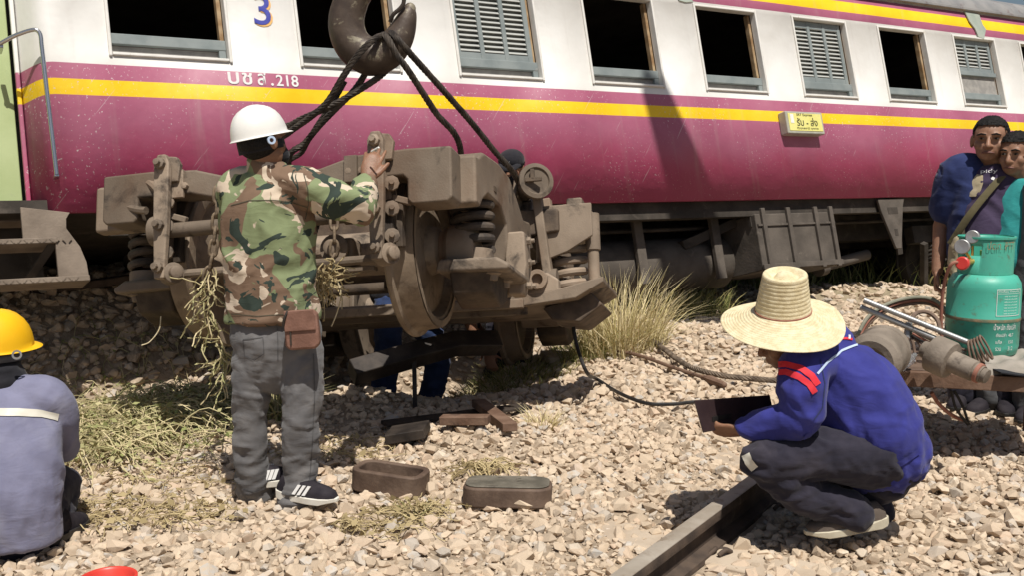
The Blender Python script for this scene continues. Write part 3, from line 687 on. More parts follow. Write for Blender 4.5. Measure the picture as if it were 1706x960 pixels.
# steps below the vestibule
plate = [(-.62, -1.02), (-.34, -1.06), (-.365, -1.10), (-.37, -1.16), (-.30, -1.28), (-.27, -1.38), (-.262, -1.505), (-.44, -1.50), (-.44, -1.24), (-.62, -1.22)]
plate3 = MB().prism(plate, 1, .0, .035).build('step_side_plate', 'step', coach, bevel=.004)
MB().box((-.95, .14, -1.235), (1.04, .3, .035)).build('step_tread', 'step', coach, bevel=.005)
MB().box((-.86, .03, -1.50), (1.16, .3, .035)).build('step_tread', 'step', coach, bevel=.005)
tm = MB().box((0, 0, 0), (.03, .008, .004), Matrix.Rotation(R(45), 3, 'Z')).mesh('tread_stud'); tm.materials.append(M['step'])
st = MB()
for k in range(30):
    for z_, y_ in ((-1.235, -.012), (-1.50, -.122)):
        st.box((-1.4 + k * .036, y_, z_), (.008, .004, .026), Matrix.Rotation(R(40 if k % 2 else -40), 3, 'Y'))
tag(st.build('tread_studs', 'step', coach), kind='stuff')
MB().bar((-.45, .02, -1.25), (-.62, .3, -1.49), .05, .012).build('step_brace', 'under', coach)
MB().box((-1.0, .55, -1.2), (1.1, .05, .5)).build('step_back_plate', 'under', coach)
MB().prism([(-.02, -1.057), (.35, -1.057), (.3, -1.10), (.05, -1.11)], 1, .06, .1).build('wheel_arch_lip', 'under', coach)
# underframe: sills, tank, battery box, brackets, pipes
MB().box((XE / 2, 1.0, -1.2), (XE - .6, .16, .3)).build('centre_sill', 'under', coach, bevel=.01)
MB().box((XE / 2, 1.62, -1.2), (XE - .6, .16, .3)).build('centre_sill', 'under', coach, bevel=.01)
MB().box((XE / 2, 2.55, -1.15), (XE - .4, .08, .22)).build('solebar', 'under', coach)
tk = MB().lathe([(.001, -.02), (.2, .0), (.255, .05), (.255, 1.85), (.2, 1.9), (.001, 1.92)], (3.75, .6, -1.55), (1, 0, 0), 28).build('air_tank', 'under_box', coach, smooth=50)
for x_ in (4.42, 5.35): MB().box((x_, .3, -1.42), (.1, .05, .66)).build('tank_hanger', 'under_box', coach, bevel=.008)
MB().bar((5.0, .4, -1.4), (5.85, .3, -1.15), .09, .09).build('strut', 'under', coach, bevel=.01)
for k, (y_, z_) in enumerate(((.3, -1.16), (.42, -1.24), (.6, -1.2))): MB().tube((3.2, y_, z_), (9.6, y_ + .05, z_ + .02), .018, n=8).build('brake_pipe', 'under', coach)
bx = MB().box((6.17, .34, -1.46), (1.08, .62, .54)).build('battery_box', 'under_box', coach, bevel=.012)
for x_ in (5.72, 6.06, 6.44, 6.66): MB().box((x_, .015, -1.44), (.05, .03, .6)).build('box_rib', 'under_box', bx, bevel=.006)
MB().box((6.17, .015, -1.70), (1.1, .025, .05)).build('box_rib', 'under_box', bx, bevel=.005)
MB().box((6.17, .02, -1.3), (1.06, .014, .02)).build('box_seam', 'under_box', bx)
for x_ in (5.64, 6.7): MB().bar((x_, .1, -1.05), (x_, .1, -1.3), .04, .03).build('box_hanger', 'under', coach)
br = MB().prism([(7.42, -1.08), (7.84, -1.08), (7.80, -1.16), (7.66, -1.60), (7.58, -1.60), (7.44, -1.2)], 1, .02, .05).build('bracket', 'under_box', coach, bevel=.006)
for (x_, z_, w_) in ((7.62, -1.2, .16), (7.62, -1.43, .05)):
    MB().box((x_, .0195, z_), (w_, .004, .07)).build('bracket_slot', 'under', br)
MB().tube((6.95, .5, -1.68), (7.7, .5, -1.58), .055, .06, 14).build('drive_rod', 'under_box', coach)
MB().tube((6.9, .5, -1.69), (7.0, .5, -1.675), .09, n=14).build('rod_collar', 'under_box', coach)
fr = MB()
for p, q in (((4.85, .9, -1.8), (4.85, .9, -2.05)), ((5.15, .9, -1.8), (5.15, .9, -2.05)), ((4.82, .9, -2.04), (5.18, .9, -2.04))): fr.bar(p, q, .05, .04)
fr.build('drain_guard', 'under', coach)
for xa in (3.3, 8.0, 8.7): MB().bar((xa, .25, -1.1), (xa + .05, .35, -1.62), .08, .03).build('hanger', 'under', coach, bevel=.005)
# the coach's other bogie, still under its far end
for x_ in (9.0, 11.1):
    for y_ in (.78, 1.84): MB().lathe([(.001, -.06), (.39, -.06), (.41, -.05), (.41, -.035), (.385, -.03), (.38, .06), (.33, .06), (.31, .02), (.12, .02), (.1, .07), (.001, .07)], (x_, y_, -1.72), (0, -1, 0), 32).build('wheel', 'under', coach)
    MB().tube((x_, .6, -1.72), (x_, 2.0, -1.72), .075, n=12).build('axle', 'under', coach)
for y_ in (.45, 2.17): MB().prism([(8.4, -1.3), (11.7, -1.3), (11.7, -1.5), (11.2, -1.5), (10.6, -1.62), (9.5, -1.62), (8.9, -1.5), (8.4, -1.5)], 1, y_ - .06, y_ + .06).build('bogie_side_frame', 'under', coach, bevel=.01)
for x_ in (8.75, 9.25, 10.85, 11.35):
    MB().sweep([Vector((x_ + .1 * math.cos(t), .42 + .1 * math.sin(t), -1.75 + .045 * t / 6.283 * 1.0)) for t in np.linspace(0, 6.283 * 5, 70)], .02, 6).build('coil_spring', 'under', coach)
MB().bar((8.15, .1, -1.55), (8.4, .4, -2.1), .06, .06).build('brake_hanger', 'under', coach)
# ---------------------------------------------------------------- the lifted bogie (local: x right, y back, z up, origin on the front axle)
def bogie_basis(yaw, pit, roll):
    yaw, pit, roll = R(yaw), R(pit), R(roll)
    b = Vector((math.sin(yaw) * math.cos(pit), math.cos(yaw) * math.cos(pit), -math.sin(pit)))
    r0 = Vector((math.cos(yaw), -math.sin(yaw), 0)); u0 = r0.cross(b)
    return r0 * math.cos(roll) + u0 * math.sin(roll), b, u0 * math.cos(roll) - r0 * math.sin(roll)
br_, bb_, bu_ = bogie_basis(12.6, 15, 5)
BO = W(705, 418, 4.87) - br_ * .53
BOGIE = Matrix(((br_.x, bb_.x, bu_.x, BO.x), (br_.y, bb_.y, bu_.y, BO.y), (br_.z, bb_.z, bu_.z, BO.z), (0, 0, 0, 1)))
BS = 1.09        # metre-gauge wheels of 0.83 m
BOGIE = Matrix.Translation(Vector((0, 0, CAM_H)) + (BO - Vector((0, 0, CAM_H))) * BS) @ BOGIE.to_3x3().to_4x4() @ Matrix.Scale(BS, 4)
bogie = empty('bogie', BOGIE, 'dusty brown four-wheel railway bogie hanging tilted from the crane slings', 'bogie')
def BP(mb, name, mat='bogie', bevel=.006, parent=None, smooth=35): return mb.build(name, mat, parent or bogie, bevel=bevel, smooth=smooth)
WB = 2.1
# wheelsets
wp = [(.001, -.075), (.085, -.075), (.1, -.06), (.105, -.03), (.2, -.012), (.3, -.02), (.325, -.055), (.345, -.065), (.405, -.065), (.412, -.055), (.408, -.038), (.388, -.028), (.38, .0), (.374, .066), (.345, .068), (.322, .06), (.3, .02), (.2, .03), (.12, .04), (.105, .085), (.085, .1), (.001, .1)]
for y in (0, WB):
    BP(MB().tube((-.66, y, 0), (.66, y, 0), .072, n=20), 'axle', bevel=0)
    for sx in (-1, 1):
        w = BP(MB().lathe(wp, (sx * .53, y, 0), (sx, 0, 0), 72), 'wheel', 'tread' if y == 0 else 'bogie', 0, smooth=28)
        BP(MB().lathe([(.001, .1), (.09, .1), (.1, .115), (.1, .175), (.09, .185), (.001, .185)], (sx * .53, y, 0), (sx, 0, 0), 24), 'hub', 'bogie', 0, w)
        BP(MB().lathe([(.34, .069), (.366, .069), (.37, .072), (.338, .072)], (sx * .53, y, 0), (sx, 0, 0), 72, True), 'rim_face', 'tread', 0, w)
# big axle sleeve and brake tubes seen between the front wheels
BP(MB().tube((-.4, -.02, 0), (.4, -.02, 0), .105, n=28), 'axle_sleeve', bevel=0)
for x in (-.39, .39): BP(MB().tube((x - .02, -.02, 0), (x + .02, -.02, 0), .125, n=28), 'sleeve_flange', bevel=.006)
BP(MB().tube((-.56, -.5, .075), (.5, -.5, .085), .034, n=18), 'brake_tube', bevel=0)
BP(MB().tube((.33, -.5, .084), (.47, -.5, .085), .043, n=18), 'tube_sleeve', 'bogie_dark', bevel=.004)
BP(MB().tube((-.59, -.5, .075), (-.55, -.5, .075), .07, n=20), 'tube_flange', bevel=.006)
BP(MB().tube((-.5, -.46, -.12), (.5, -.46, -.11), .02, n=10), 'pull_rod', bevel=0)
bk = BP(MB().box((.27, -.34, -.055), (.12, .12, .13)), 'clamp', bevel=.02)
BP(MB().lathe([(.001, 0), (.062, 0), (.065, .01), (.065, .022), (.035, .025), (.035, .06), (.025, .065), (.001, .065)], (.25, -.41, -.045), (0, -1, 0), 20), 'clamp_nut', 'bogie', .002, bk)
BP(MB().box((.27, -.36, -.135), (.3, .05, .022)), 'clamp_strap', bevel=.004)
# headstock: shallow in the middle, deep blocks at both ends
hs = [(-.84, .35), (-.84, .14), (-.82, .12), (-.68, .12), (-.66, .14), (-.66, .235), (-.4, .235), (-.25, .20), (.25, .20), (.38, .235), (.6, .235), (.62, .215), (.62, .125), (.64, .105), (.8, .105), (.82, .125), (.82, .35), (.62, .355), (.38, .345), (.22, .30), (-.22, .30), (-.38, .345), (-.6, .355)]
BP(MB().prism(hs, 1, -.52, -.36), 'headstock', bevel=.012)
BP(MB().prism([(x, z) for x, z in hs], 1, WB + .36, WB + .52), 'headstock', bevel=.012)
for x in (.36, .42, -.42): BP(MB().lathe([(.001, 0), (.016, 0), (.016, .02), (.001, .022)], (x, -.521, .27), (0, -1, 0), 6), 'bolt', 'bogie', .002)
BP(MB().box((.37, -.53, .28), (.06, .02, .12)), 'bracket_plate', bevel=.004); BP(MB().box((-.46, -.53, .28), (.07, .02, .13)), 'bracket_plate', bevel=.004)
# side frames, bellied up over the axle springs and to the swing-link pin at mid length
top = [(-.37, .345), (-.3, .352), (-.2, .40), (.1, .43), (.35, .42), (.5, .36), (.68, .27), (.85, .29), (.97, .42), (1.0, .46)]
bot = [(1.0, .16), (.7, .10), (.52, .06), (.46, -.12), (.36, -.2), (.30, -.2), (.28, -.02), (.24, .15), (.14, .215), (-.14, .215), (-.24, .17), (-.3, .12), (-.37, .125)]
half = top + bot
for sx in (-1, 1):
    x0, x1 = (.64, .89) if sx > 0 else (-.98, -.7); cxs = .775 if sx > 0 else -.91
    back = [(WB - a, b) for a, b in half[::-1]]
    f = MB().prism(half, 0, x0, x1); f.prism(back, 0, x0, x1); f.prism([(.97, .16), (1.13, .16), (1.13, .44), (.97, .44)], 0, x0 + .01, x1 - .01)
    sf = BP(f, 'side_frame', bevel=.016)
    for yy in (0, WB):
        # rib plates beside the spring pocket, bolted guard casting, axle box
        g = MB(); ys = 1 if yy == 0 else -1
        xo = sx * .92
        g.prism([(xo - .035, .12), (xo + .05, .12), (xo + .06, -.05), (xo + .03, -.2), (xo - .04, -.2), (xo - .05, 0)], 1, yy + ys * .26 if ys > 0 else yy - .4, yy + ys * .4 if ys > 0 else yy - .26)
        gd = BP(g, 'axle_guard', 'bogie', .012)
        for zz in (.08, -.03, -.15):
            BP(MB().lathe([(.001, 0), (.022, 0), (.022, .025), (.012, .028), (.012, .045), (.001, .046)], (xo + sx * .045, yy + ys * .33, zz), (sx, 0, 0), 6), 'bolt', 'bogie', .002, gd)
        g = MB().prism([(sx * .64, -.14), (sx * .98, -.15), (sx * .99, -.12), (sx * .93, -.085), (sx * .66, -.08)], 1, yy - .2, yy + .26)
        BP(g, 'axle_box_wing', 'bogie', .02)
        BP(MB().lathe([(.001, 0), (.12, 0), (.135, .02), (.135, .1), (.11, .14), (.001, .145)], (sx * .66, yy, -.02), (sx, 0, 0), 24), 'axle_box', 'bogie', .004)
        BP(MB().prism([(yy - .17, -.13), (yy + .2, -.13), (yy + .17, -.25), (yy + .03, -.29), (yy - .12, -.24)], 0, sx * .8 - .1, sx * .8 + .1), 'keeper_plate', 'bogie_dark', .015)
        for q in (-.13, .12): BP(MB().lathe([(.001, 0), (.038, 0), (.04, -.03), (.025, -.035), (.02, -.06), (.001, -.06)], (sx * .9, yy + q, -.125), (0, 0, 1), 8), 'bolt', 'bogie', .002)
        cx = cxs
        sp = [Vector((cx + .088 * math.cos(t), yy + .088 * math.sin(t), -.015 + .25 * t / (2 * math.pi * 4.6))) for t in np.linspace(0, 2 * math.pi * 4.6, 110)]
        BP(MB().sweep(sp, .0215, 9), 'coil_spring', 'spring', 0)
        BP(MB().lathe([(.001, -.09), (.115, -.09), (.115, -.07), (.098, -.065), (.098, -.015), (.001, -.015)], (cx, yy, 0), (0, 0, 1), 28), 'spring_seat', 'bogie', .004)
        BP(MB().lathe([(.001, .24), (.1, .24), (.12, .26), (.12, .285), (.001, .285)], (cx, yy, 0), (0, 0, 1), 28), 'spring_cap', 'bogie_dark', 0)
    # swing links at mid length with pins
    for yy in (.88, 1.22):
        l = BP(MB().bar((sx * .925, yy, .50), (sx * .98, yy, -.02), .05, .085, (1, 0, 0)), 'swing_link', 'bogie', .008)
        BP(MB().lathe([(.001, -.05), (.055, -.05), (.055, .05), (.001, .05)], (sx * .98, yy, -.03), (sx, 0, 0), 20), 'link_eye', 'bogie', .006, l)
    pin = BP(MB().lathe([(.001, -.12), (.062, -.12), (.062, .1), (.095, .1), (.1, .11), (.1, .135), (.075, .14), (.07, .128), (.03, .128), (.001, .13)], (sx * .885, 1.05 - .17, .5), (sx * .5, -.87, 0), 28), 'link_pin', 'bogie', .003)
    BP(MB().box((sx * .93 + .01, .735, .5), (.09, .02, .022)).box((sx * .93 + .005, .735, .53), (.022, .02, .06)), 'pin_key', 'bogie_dark', .003, pin)
    BP(MB().prism([(.78, .36), (1.32, .36), (1.2, .57), (.9, .57)], 0, sx * .82 - .025, sx * .80 + .025), 'pin_bracket', 'bogie', .012)
    # bolster end cup over its spring, spring, seat on the plank
    cx = sx * 1.07
    cup = BP(MB().lathe([(.001, .205), (.13, .205), (.145, .215), (.15, .36), (.135, .385), (.06, .39), (.055, .41), (.001, .412)], (cx, 1.05, .0), (0, 0, 1), 32), 'bolster_cup', 'bogie', .003)
    BP(MB().box((cx + sx * .06, 1.0, .405), (.09, .14, .05)), 'cup_lug', 'bogie', .012, cup)
    BP(MB().prism([(cx - .16, .385), (cx + .16, .385), (cx + .16, .20), (cx + .02, .12), (cx - .16, .06)], 1, .89, .915), 'cup_apron', 'bogie', .006, cup)
    sp = [Vector((cx + .09 * math.cos(t), 1.05 + .09 * math.sin(t), -.10 + .31 * t / (2 * math.pi * 4.8))) for t in np.linspace(0, 2 * math.pi * 4.8, 110)]
    BP(MB().sweep(sp, .0225, 9), 'coil_spring', 'bogie', 0)
    d = BP(MB().tube((cx + sx * .15, .98, -.1), (cx + sx * .15, .98, .16), .032, n=14), 'damper', 'bogie', .0)
    BP(MB().tube((cx + sx * .15, .98, .13), (cx + sx * .15, .98, .34), .042, n=14), 'damper_cover', 'bogie', .004, d)
    b_ = BP(MB().prism([(sx * .82, -.02), (sx * 1.0, -.02), (sx * 1.06, -.06), (sx * 1.06, -.13), (sx * .85, -.15)], 1, .72, .80), 'plank_end_bracket', 'bogie', .012)
    BP(MB().lathe([(.03, -.01), (.055, -.01), (.055, .03), (.03, .03)], (sx * .95, .715, -.06), (0, -1, 0), 24, True), 'bracket_ring', 'bogie', .003, b_)
# bolster and spring plank
BP(MB().prism([(-1.05, .36), (-1.05, .23), (-.7, .2), (-.4, .05), (.4, .05), (.7, .2), (1.05, .23), (1.05, .36), (.5, .38), (-.5, .38)], 1, .86, 1.24), 'bolster', 'bogie_dark', .014)  # bolster coloured darker to imitate the shade inside the frame
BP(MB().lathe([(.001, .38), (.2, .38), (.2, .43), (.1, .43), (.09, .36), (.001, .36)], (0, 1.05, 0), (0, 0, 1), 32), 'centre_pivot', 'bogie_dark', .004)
BP(MB().prism([(-1.22, -.08), (-1.2, -.13), (-.85, -.2), (.85, -.2), (1.15, -.17), (1.3, -.09), (1.3, -.06), (1.0, -.125), (.75, -.145), (-.75, -.145), (-1.0, -.11)], 1, .72, 1.38), 'spring_plank', 'bogie', .008)
for y in (.68, .78): BP(MB().box((0, y, -.215 if y > .7 else -.19), (1.75, .035, .05)), 'plank_flange', 'bogie', .006)
BP(MB().prism([(.95, -.2), (1.22, -.13), (1.28, -.2), (1.15, -.29), (1.0, -.27)], 1, .82, 1.28), 'plank_shoe', 'bogie_dark', .012)
BP(MB().prism([(-1.22, -.1), (-1.0, -.12), (-1.02, -.2), (-1.2, -.18)], 1, .66, .74), 'plank_end_bracket', 'bogie', .01)
# brake levers hanging at the headstock, with bolts, heads and shoes against the wheels
for sx, zt, zb, x in ((-1, .405, -.16, -.50), (1, .42, -.14, .505)):
    lv = BP(MB().prism([(x - .025, zb), (x + .025, zb), (x + .036, .1), (x + .037, zt - .04), (x + .02, zt), (x - .02, zt), (x - .037, zt - .04), (x - .034, .1)], 1, -.60, -.565), 'brake_lever', 'bogie', .008)
    BP(MB().prism([(x + .0, zt - .12), (x + .06, zt - .12), (x + .07, zt - .04), (x + .05, zt - .005), (x + .01, zt)], 1, -.56, -.53), 'lever_lug', 'bogie', .006, lv)
    for zz in (zt - .045, .08, zb + .05): BP(MB().lathe([(.001, 0), (.026, 0), (.026, .022), (.015, .026), (.015, .045), (.001, .046)], (x, -.60, zz), (0, -1, 0), 8), 'bolt', 'bogie', .002, lv)
    BP(MB().lathe([(.001, -.07), (.03, -.07), (.03, -.045), (.048, -.04), (.048, .03), (.03, .035), (.03, .055), (.02, .06), (.001, .06)], (x + .03, -.54, zb + .03), (.8, -.6, 0), 16), 'lever_eye', 'bogie', .004, lv)
    wx = sx * .53
    shp = []
    for a in np.linspace(-8, 38, 9): shp.append((-.40 * math.cos(R(a)), .40 * math.sin(R(a))))
    for a in np.linspace(38, -8, 9): shp.append((-.455 * math.cos(R(a)), .455 * math.sin(R(a))))
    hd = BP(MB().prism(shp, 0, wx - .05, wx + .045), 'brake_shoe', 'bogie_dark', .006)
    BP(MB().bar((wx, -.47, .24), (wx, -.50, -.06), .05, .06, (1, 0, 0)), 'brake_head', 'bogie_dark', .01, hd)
    for zz in (.2, .09, -.03): BP(MB().lathe([(.001, 0), (.03, 0), (.034, .012), (.034, .03), (.012, .034), (.012, .05), (.001, .05)], (wx + .02, -.515, zz), (.3, -.95, 0), 9), 'bolt', 'bogie', .002, hd)
    BP(MB().bar((wx - .06, -.49, .17), (wx + .1, -.49, .12), .03, .03), 'brake_link', 'bogie', .006, hd)
    BP(MB().sweep(spline([(wx - .09, -.5, .31), (wx - .02, -.53, .25), (wx + .0, -.5, .14)], 5), .02, 8), 'brake_strap', 'bogie', 0, hd)
BP(MB().sweep(spline([(-.72, -.5, .2), (-.66, -.52, .18), (-.61, -.53, .17)], 4), .018, 8), 'slack_adjuster', 'bogie', 0)
# brake rigging under the frame
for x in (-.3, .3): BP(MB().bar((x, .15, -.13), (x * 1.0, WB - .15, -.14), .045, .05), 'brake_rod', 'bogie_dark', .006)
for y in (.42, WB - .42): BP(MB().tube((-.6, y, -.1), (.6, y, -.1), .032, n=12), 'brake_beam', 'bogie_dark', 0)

# ---------------------------------------------------------------- chains and torn vine hanging on the bogie
link_path = [Vector((.017 * math.cos(t) , 0, .027 * math.sin(t) + (.012 if math.sin(t) > 0 else -.012))) for t in np.linspace(0, 2 * math.pi, 17)[:-1]]
lm = MB(); P_ = link_path + [link_path[0], link_path[1]]; lm.sweep(P_, .0075, 7, caps=False)
link_me = lm.mesh('link'); link_me.shade_smooth(); link_me.materials.append(M['chain'])
def chain(label, pts):
    P = spline(pts, 30); e = empty('chain', P[0], label, 'chain', None); acc = 0; k = 0; last = P[0]; step = .062
    for a, b in zip(P, P[1:]):
        acc += (b - a).length
        if acc >= step * (k + .5):
            d = (P[-1] - P[0]).normalized() if False else (b - a).normalized()
            m = frame(d, (1, .15, 0) if k % 2 == 0 else (.15, -1, 0)).to_4x4(); m.translation = (a + b) / 2 - P[0]
            link('link', link_me, None, e, m); k += 1
    return e
chain('rusty chain hanging beside the left brake lever, behind the camouflage shirt', [W(363, 312, 4.66), W(360, 370, 4.65), W(353, 430, 4.65), W(345, 462, 4.66)])
chain('short rusty chain looped down from the brake tube beside the right wheel', [W(556, 360, 4.80), W(557, 400, 4.76), W(553, 430, 4.76), W(540, 448, 4.78)])

# ---------------------------------------------------------------- crane hook, block and slings
HZ_ = 5.45
hk = empty('crane_hook', W(622, 0, HZ_), 'large dark steel crane hook with flaking camouflage paint holding the rope slings', 'crane hook')
cl = [(640, -120), (628, -70), (607, -35), (586, 0), (577, 38), (588, 74), (618, 94), (648, 84), (667, 58), (678, 30), (683, 14)]
rad = [22, 24, 26, 28, 30, 31, 32, 29, 24, 17, 10]
pth = spline([W(x, y, HZ_) for x, y in cl], 6)
rr = np.interp(np.linspace(0, len(cl) - 1, len(pth)), range(len(cl)), rad) / 1706 * HZ_
MB().sweep(pth, rr, 24, lat=(0, 1, 0), ry=list(rr * .98), round_=True).build('hook_body', 'hook', hk, True, smooth=60)
lat = MB().sweep(spline([W(672, -30, HZ_ - .05), W(673, 0, HZ_ - .05), W(668, 12, HZ_ - .05), W(655, 24, HZ_ - .05), W(650, 36, HZ_ - .04)], 5), .011, 8).build('safety_latch', 'steel_dark', hk, True)
sp_ = W(640, -120, HZ_)
MB().lathe([(.001, 0), (.09, 0), (.1, .02), (.1, .1), (.07, .12), (.001, .12)], sp_, (0, 0, 1), 20).build('hook_nut', 'steel_dark', hk, True)
def sling(label, pts, r=.018):
    tag(rope_mb(pts, r).build('wire_rope_sling', 'rope', smooth=60), label, 'rope', 'slings between the crane hook and the bogie')
zf, zb_ = HZ_ - .13, HZ_ + .13
Lb = BOGIE @ Vector((-.55, .86, .25)); Lb2 = BOGIE @ Vector((-.45, 1.1, .30))
sling('wire rope sling wrapped over the hook bowl and running down behind the white helmet', [W(640, 100, zb_ + .03), W(654, 72, HZ_ + .08), W(640, 60, HZ_ - .02), W(622, 66, zf), W(596, 92, zf - .02), W(572, 126, zf), W(545, 170, zf + .05), W(515, 196, zf + .1), W(476, 224, zf + .2), W(430, 262, zf + .45), Lb])
sling('wire rope sling leaving under the hook bowl and crossing the yellow stripe toward the helmet', [W(650, 110, HZ_ + .1), W(636, 124, HZ_ + .02), W(610, 142, zf + .1), W(560, 172, zf + .12), W(520, 190, zf + .16), W(488, 206, zf + .22), W(450, 240, zf + .42), Lb + Vector((.05, .03, 0))])
sling('steep wire rope sling dropping from the hook to behind the camouflage collar', [W(612, 116, HZ_ + .1), W(590, 150, HZ_ + .08), W(540, 200, HZ_ + .12), W(510, 236, HZ_ + .2), W(481, 278, HZ_ + .32), Lb2])
sling('thin rear strand of the steep sling behind the camouflage collar', [W(575, 135, HZ_ + .14), W(556, 168, HZ_ + .15), W(526, 212, HZ_ + .2), W(504, 252, HZ_ + .28), W(480, 290, HZ_ + .4), Lb2 + Vector((.06, .05, 0))], .014)
Rb = BOGIE @ Vector((.45, .9, .32)); Rb2 = BOGIE @ Vector((.82, .98, .52))
sling('wire rope sling running down from the hook to behind the bogie headstock', [W(628, 95, zb_), W(636, 60, HZ_ + .02), W(646, 64, zf), W(660, 90, zf), W(681, 118, zf + .03), W(725, 186, zf + .2), W(767, 248, zf + .42), Rb])
sling('long wire rope sling running past the black cap to the swing link pin', [W(640, 92, zb_), W(648, 56, HZ_), W(660, 62, zf + .02), W(688, 94, zf + .06), W(735, 146, zf + .2), W(784, 202, zf + .4), W(822, 249, zf + .58), W(852, 283, zf + .7), Rb2])
# crane boom high above the picture; its shadow falls across the coach side
def on_coach(x, z): return COACH @ Vector((x, 0, z))
c0 = on_coach(4.62, -.05) + SUN_DIR * 9.0; c1 = on_coach(4.87, -1.06) + SUN_DIR * 8.2
dirb = (c0 - c1).normalized()
bm_e = empty('crane_boom', c1 - dirb * 1.2, 'dark box-section crane boom high above the bogie', 'crane boom')
MB().sweep([c1 - dirb * 14, c1 - dirb * 1, c1 + dirb * .3, c0 + dirb * 0.1], [.42, .36, .27, .17], 4, lat=SUN_DIR.cross(dirb)).build('boom_section', 'hook', bm_e, True, bevel=.03)

# ---------------------------------------------------------------- loose ironwork on the ballast
def place(x, y, Y=None):
    # ground point under a pixel
    d = ray(x, y); t = 2.0
    while t < 30:
        p = Vector((0, 0, CAM_H)) + d * t
        if p.z <= gz(p.x, p.y): break
        t += .01
    return p
p = place(648, 828)
ob = empty('brake_block_casting', p, 'hollow rusty steel ring casting lying on the ballast beside the grey oblong one', 'steel casting')
def oblong(L, w, r, n=6):
    out = []
    for cx, cy, a0 in ((L / 2 - r, w / 2 - r, 0), (-L / 2 + r, w / 2 - r, 90), (-L / 2 + r, -w / 2 + r, 180), (L / 2 - r, -w / 2 + r, 270)):
        for k in range(n): a = R(a0 + 90 * k / (n - 1)); out.append((cx + r * math.cos(a), cy + r * math.sin(a)))
    return out
def ring_mb(o_, i_, h):
    mb = MB(); n = len(o_); V = [(x, y, 0) for x, y in o_] + [(x, y, h) for x, y in o_] + [(x, y, h) for x, y in i_] + [(x, y, 0) for x, y in i_]
    Fc = []
    for lv in range(4):
        for j in range(n): a, b = lv * n + j, lv * n + (j + 1) % n; c = ((lv + 1) % 4) * n + j; d = ((lv + 1) % 4) * n + (j + 1) % n; Fc.append((a, b, d, c))
    return mb.add(V, Fc)
ring_mb(oblong(.34, .19, .06), oblong(.28, .13, .035), .1).xf(Matrix.Translation(p + Vector((0, .06, .012))) @ Matrix.Rotation(R(-17), 4, 'Z') @ Matrix.Rotation(R(3), 4, 'Y')).build('ring', 'block_brown', ob, True, bevel=.008)
MB().prism(oblong(.28, .13, .035), 2, .0, .025).xf(Matrix.Translation(p + Vector((0, .06, .012))) @ Matrix.Rotation(R(-17), 4, 'Z')).build('floor_plate', 'block_brown', ob, True)
p = place(846, 852)
ob = empty('steel_block', p, 'solid oblong greasy grey-topped steel block lying on the ballast', 'steel block')
mm = Matrix.Translation(p + Vector((0, .07, .012))) @ Matrix.Rotation(R(-4), 4, 'Z') @ Matrix.Rotation(R(-4), 4, 'X')
MB().prism(oblong(.385, .22, .07), 2, 0, .088).xf(mm).build('body', 'block_brown', ob, True, bevel=.012)
MB().prism(oblong(.365, .2, .062), 2, .0885, .096).xf(mm).build('top_face', 'block_grey', ob, True, bevel=.005)
# bent dark beam propped under the bogie, with a thin post
e = empty('steel_beam', W(700, 640, 6.0), 'bent black steel beam propped slantwise under the bogie', 'steel beam')
pb = [W(586, 622, 5.85), W(690, 592, 6.05), W(760, 573, 6.15), W(828, 572, 6.3)]
MB().sweep(pb, .085, 4, lat=(0, 1, 0)).build('beam', 'steel_dark', e, True, bevel=.01)
MB().bar(W(690, 600, 6.0), W(692, 705, 5.9), .025, .02).build('post', 'steel_dark', e, True)
def flat_bar(name, label, cat, a, b, w, t, mat, group=None):
    tag(MB().bar(a, b, w, t, (0, 0, 1)).build(name, mat, bevel=.005), label, cat, group)
flat_bar('steel_strip', 'long black steel strip lying flat below the lifted bogie', 'steel strip', place(640, 722) + Vector((0, 0, .05)), place(880, 694) + Vector((0, 0, .06)), .02, .1, 'steel_dark')
flat_bar('steel_strip', 'dusty flat steel strip with rounded end lying level under the bogie', 'steel strip', place(735, 722) + Vector((0, 0, .07)), place(815, 722) + Vector((0, 0, .07)), .045, .075, 'rust')
flat_bar('steel_strip', 'dusty flat steel strip lying slantwise across the other strips', 'steel strip', place(797, 700) + Vector((0, 0, .1)), place(850, 732) + Vector((0, 0, .06)), .045, .08, 'rust')
flat_bar('steel_tray', 'black oily steel tray in the hollow below the bogie', 'tray', place(648, 745) + Vector((0, 0, .06)), place(712, 735) + Vector((0, 0, .06)), .05, .2, 'steel_dark')
# wire ropes and hose on the ballast to the right of the bogie
def on_ground(pts, lift=.02): return [place(x, y) + Vector((0, 0, lift)) for x, y in pts]
e = empty('wire_rope', place(1080, 590), 'thick greyish wire rope with forged socket end snaking over the ballast', 'rope')
rp_ = on_ground([(1005, 590), (1040, 584), (1085, 582), (1105, 596), (1125, 612), (1155, 630), (1200, 642), (1250, 648), (1300, 652)], .065)
rope_mb(rp_, .02).build('rope', 'rope_dry', e, True, smooth=60)
a, b = place(982, 578) + Vector((0, 0, .07)), place(1012, 592) + Vector((0, 0, .07))
MB().sweep([a, a.lerp(b, .3), b], [.03, .045, .03], 10, round_=True).build('socket', 'rust', e, True, smooth=50)
e = empty('drag_rod', place(1100, 615), 'thin rusty rod with hooked end lying below the thick wire rope', 'rod')
q_ = on_ground([(1010, 594), (1060, 604), (1110, 622), (1150, 636), (1185, 648)], .055)
MB().sweep(spline(q_, 5), .013, 8).build('rod', 'rust', e, True)
a, b = q_[-1], place(1206, 656) + Vector((0, 0, .055)); MB().sweep([a - (b - a) * .6, a, b], [.016, .03, .02], 9, round_=True).build('rod_end', 'rust', e, True)
hp = [W(955, 546, 6.2), W(962, 580, 6.15), W(978, 622, 6.05)] + on_ground([(995, 645), (1030, 668), (1075, 686), (1120, 688), (1165, 684), (1210, 690)], .05)
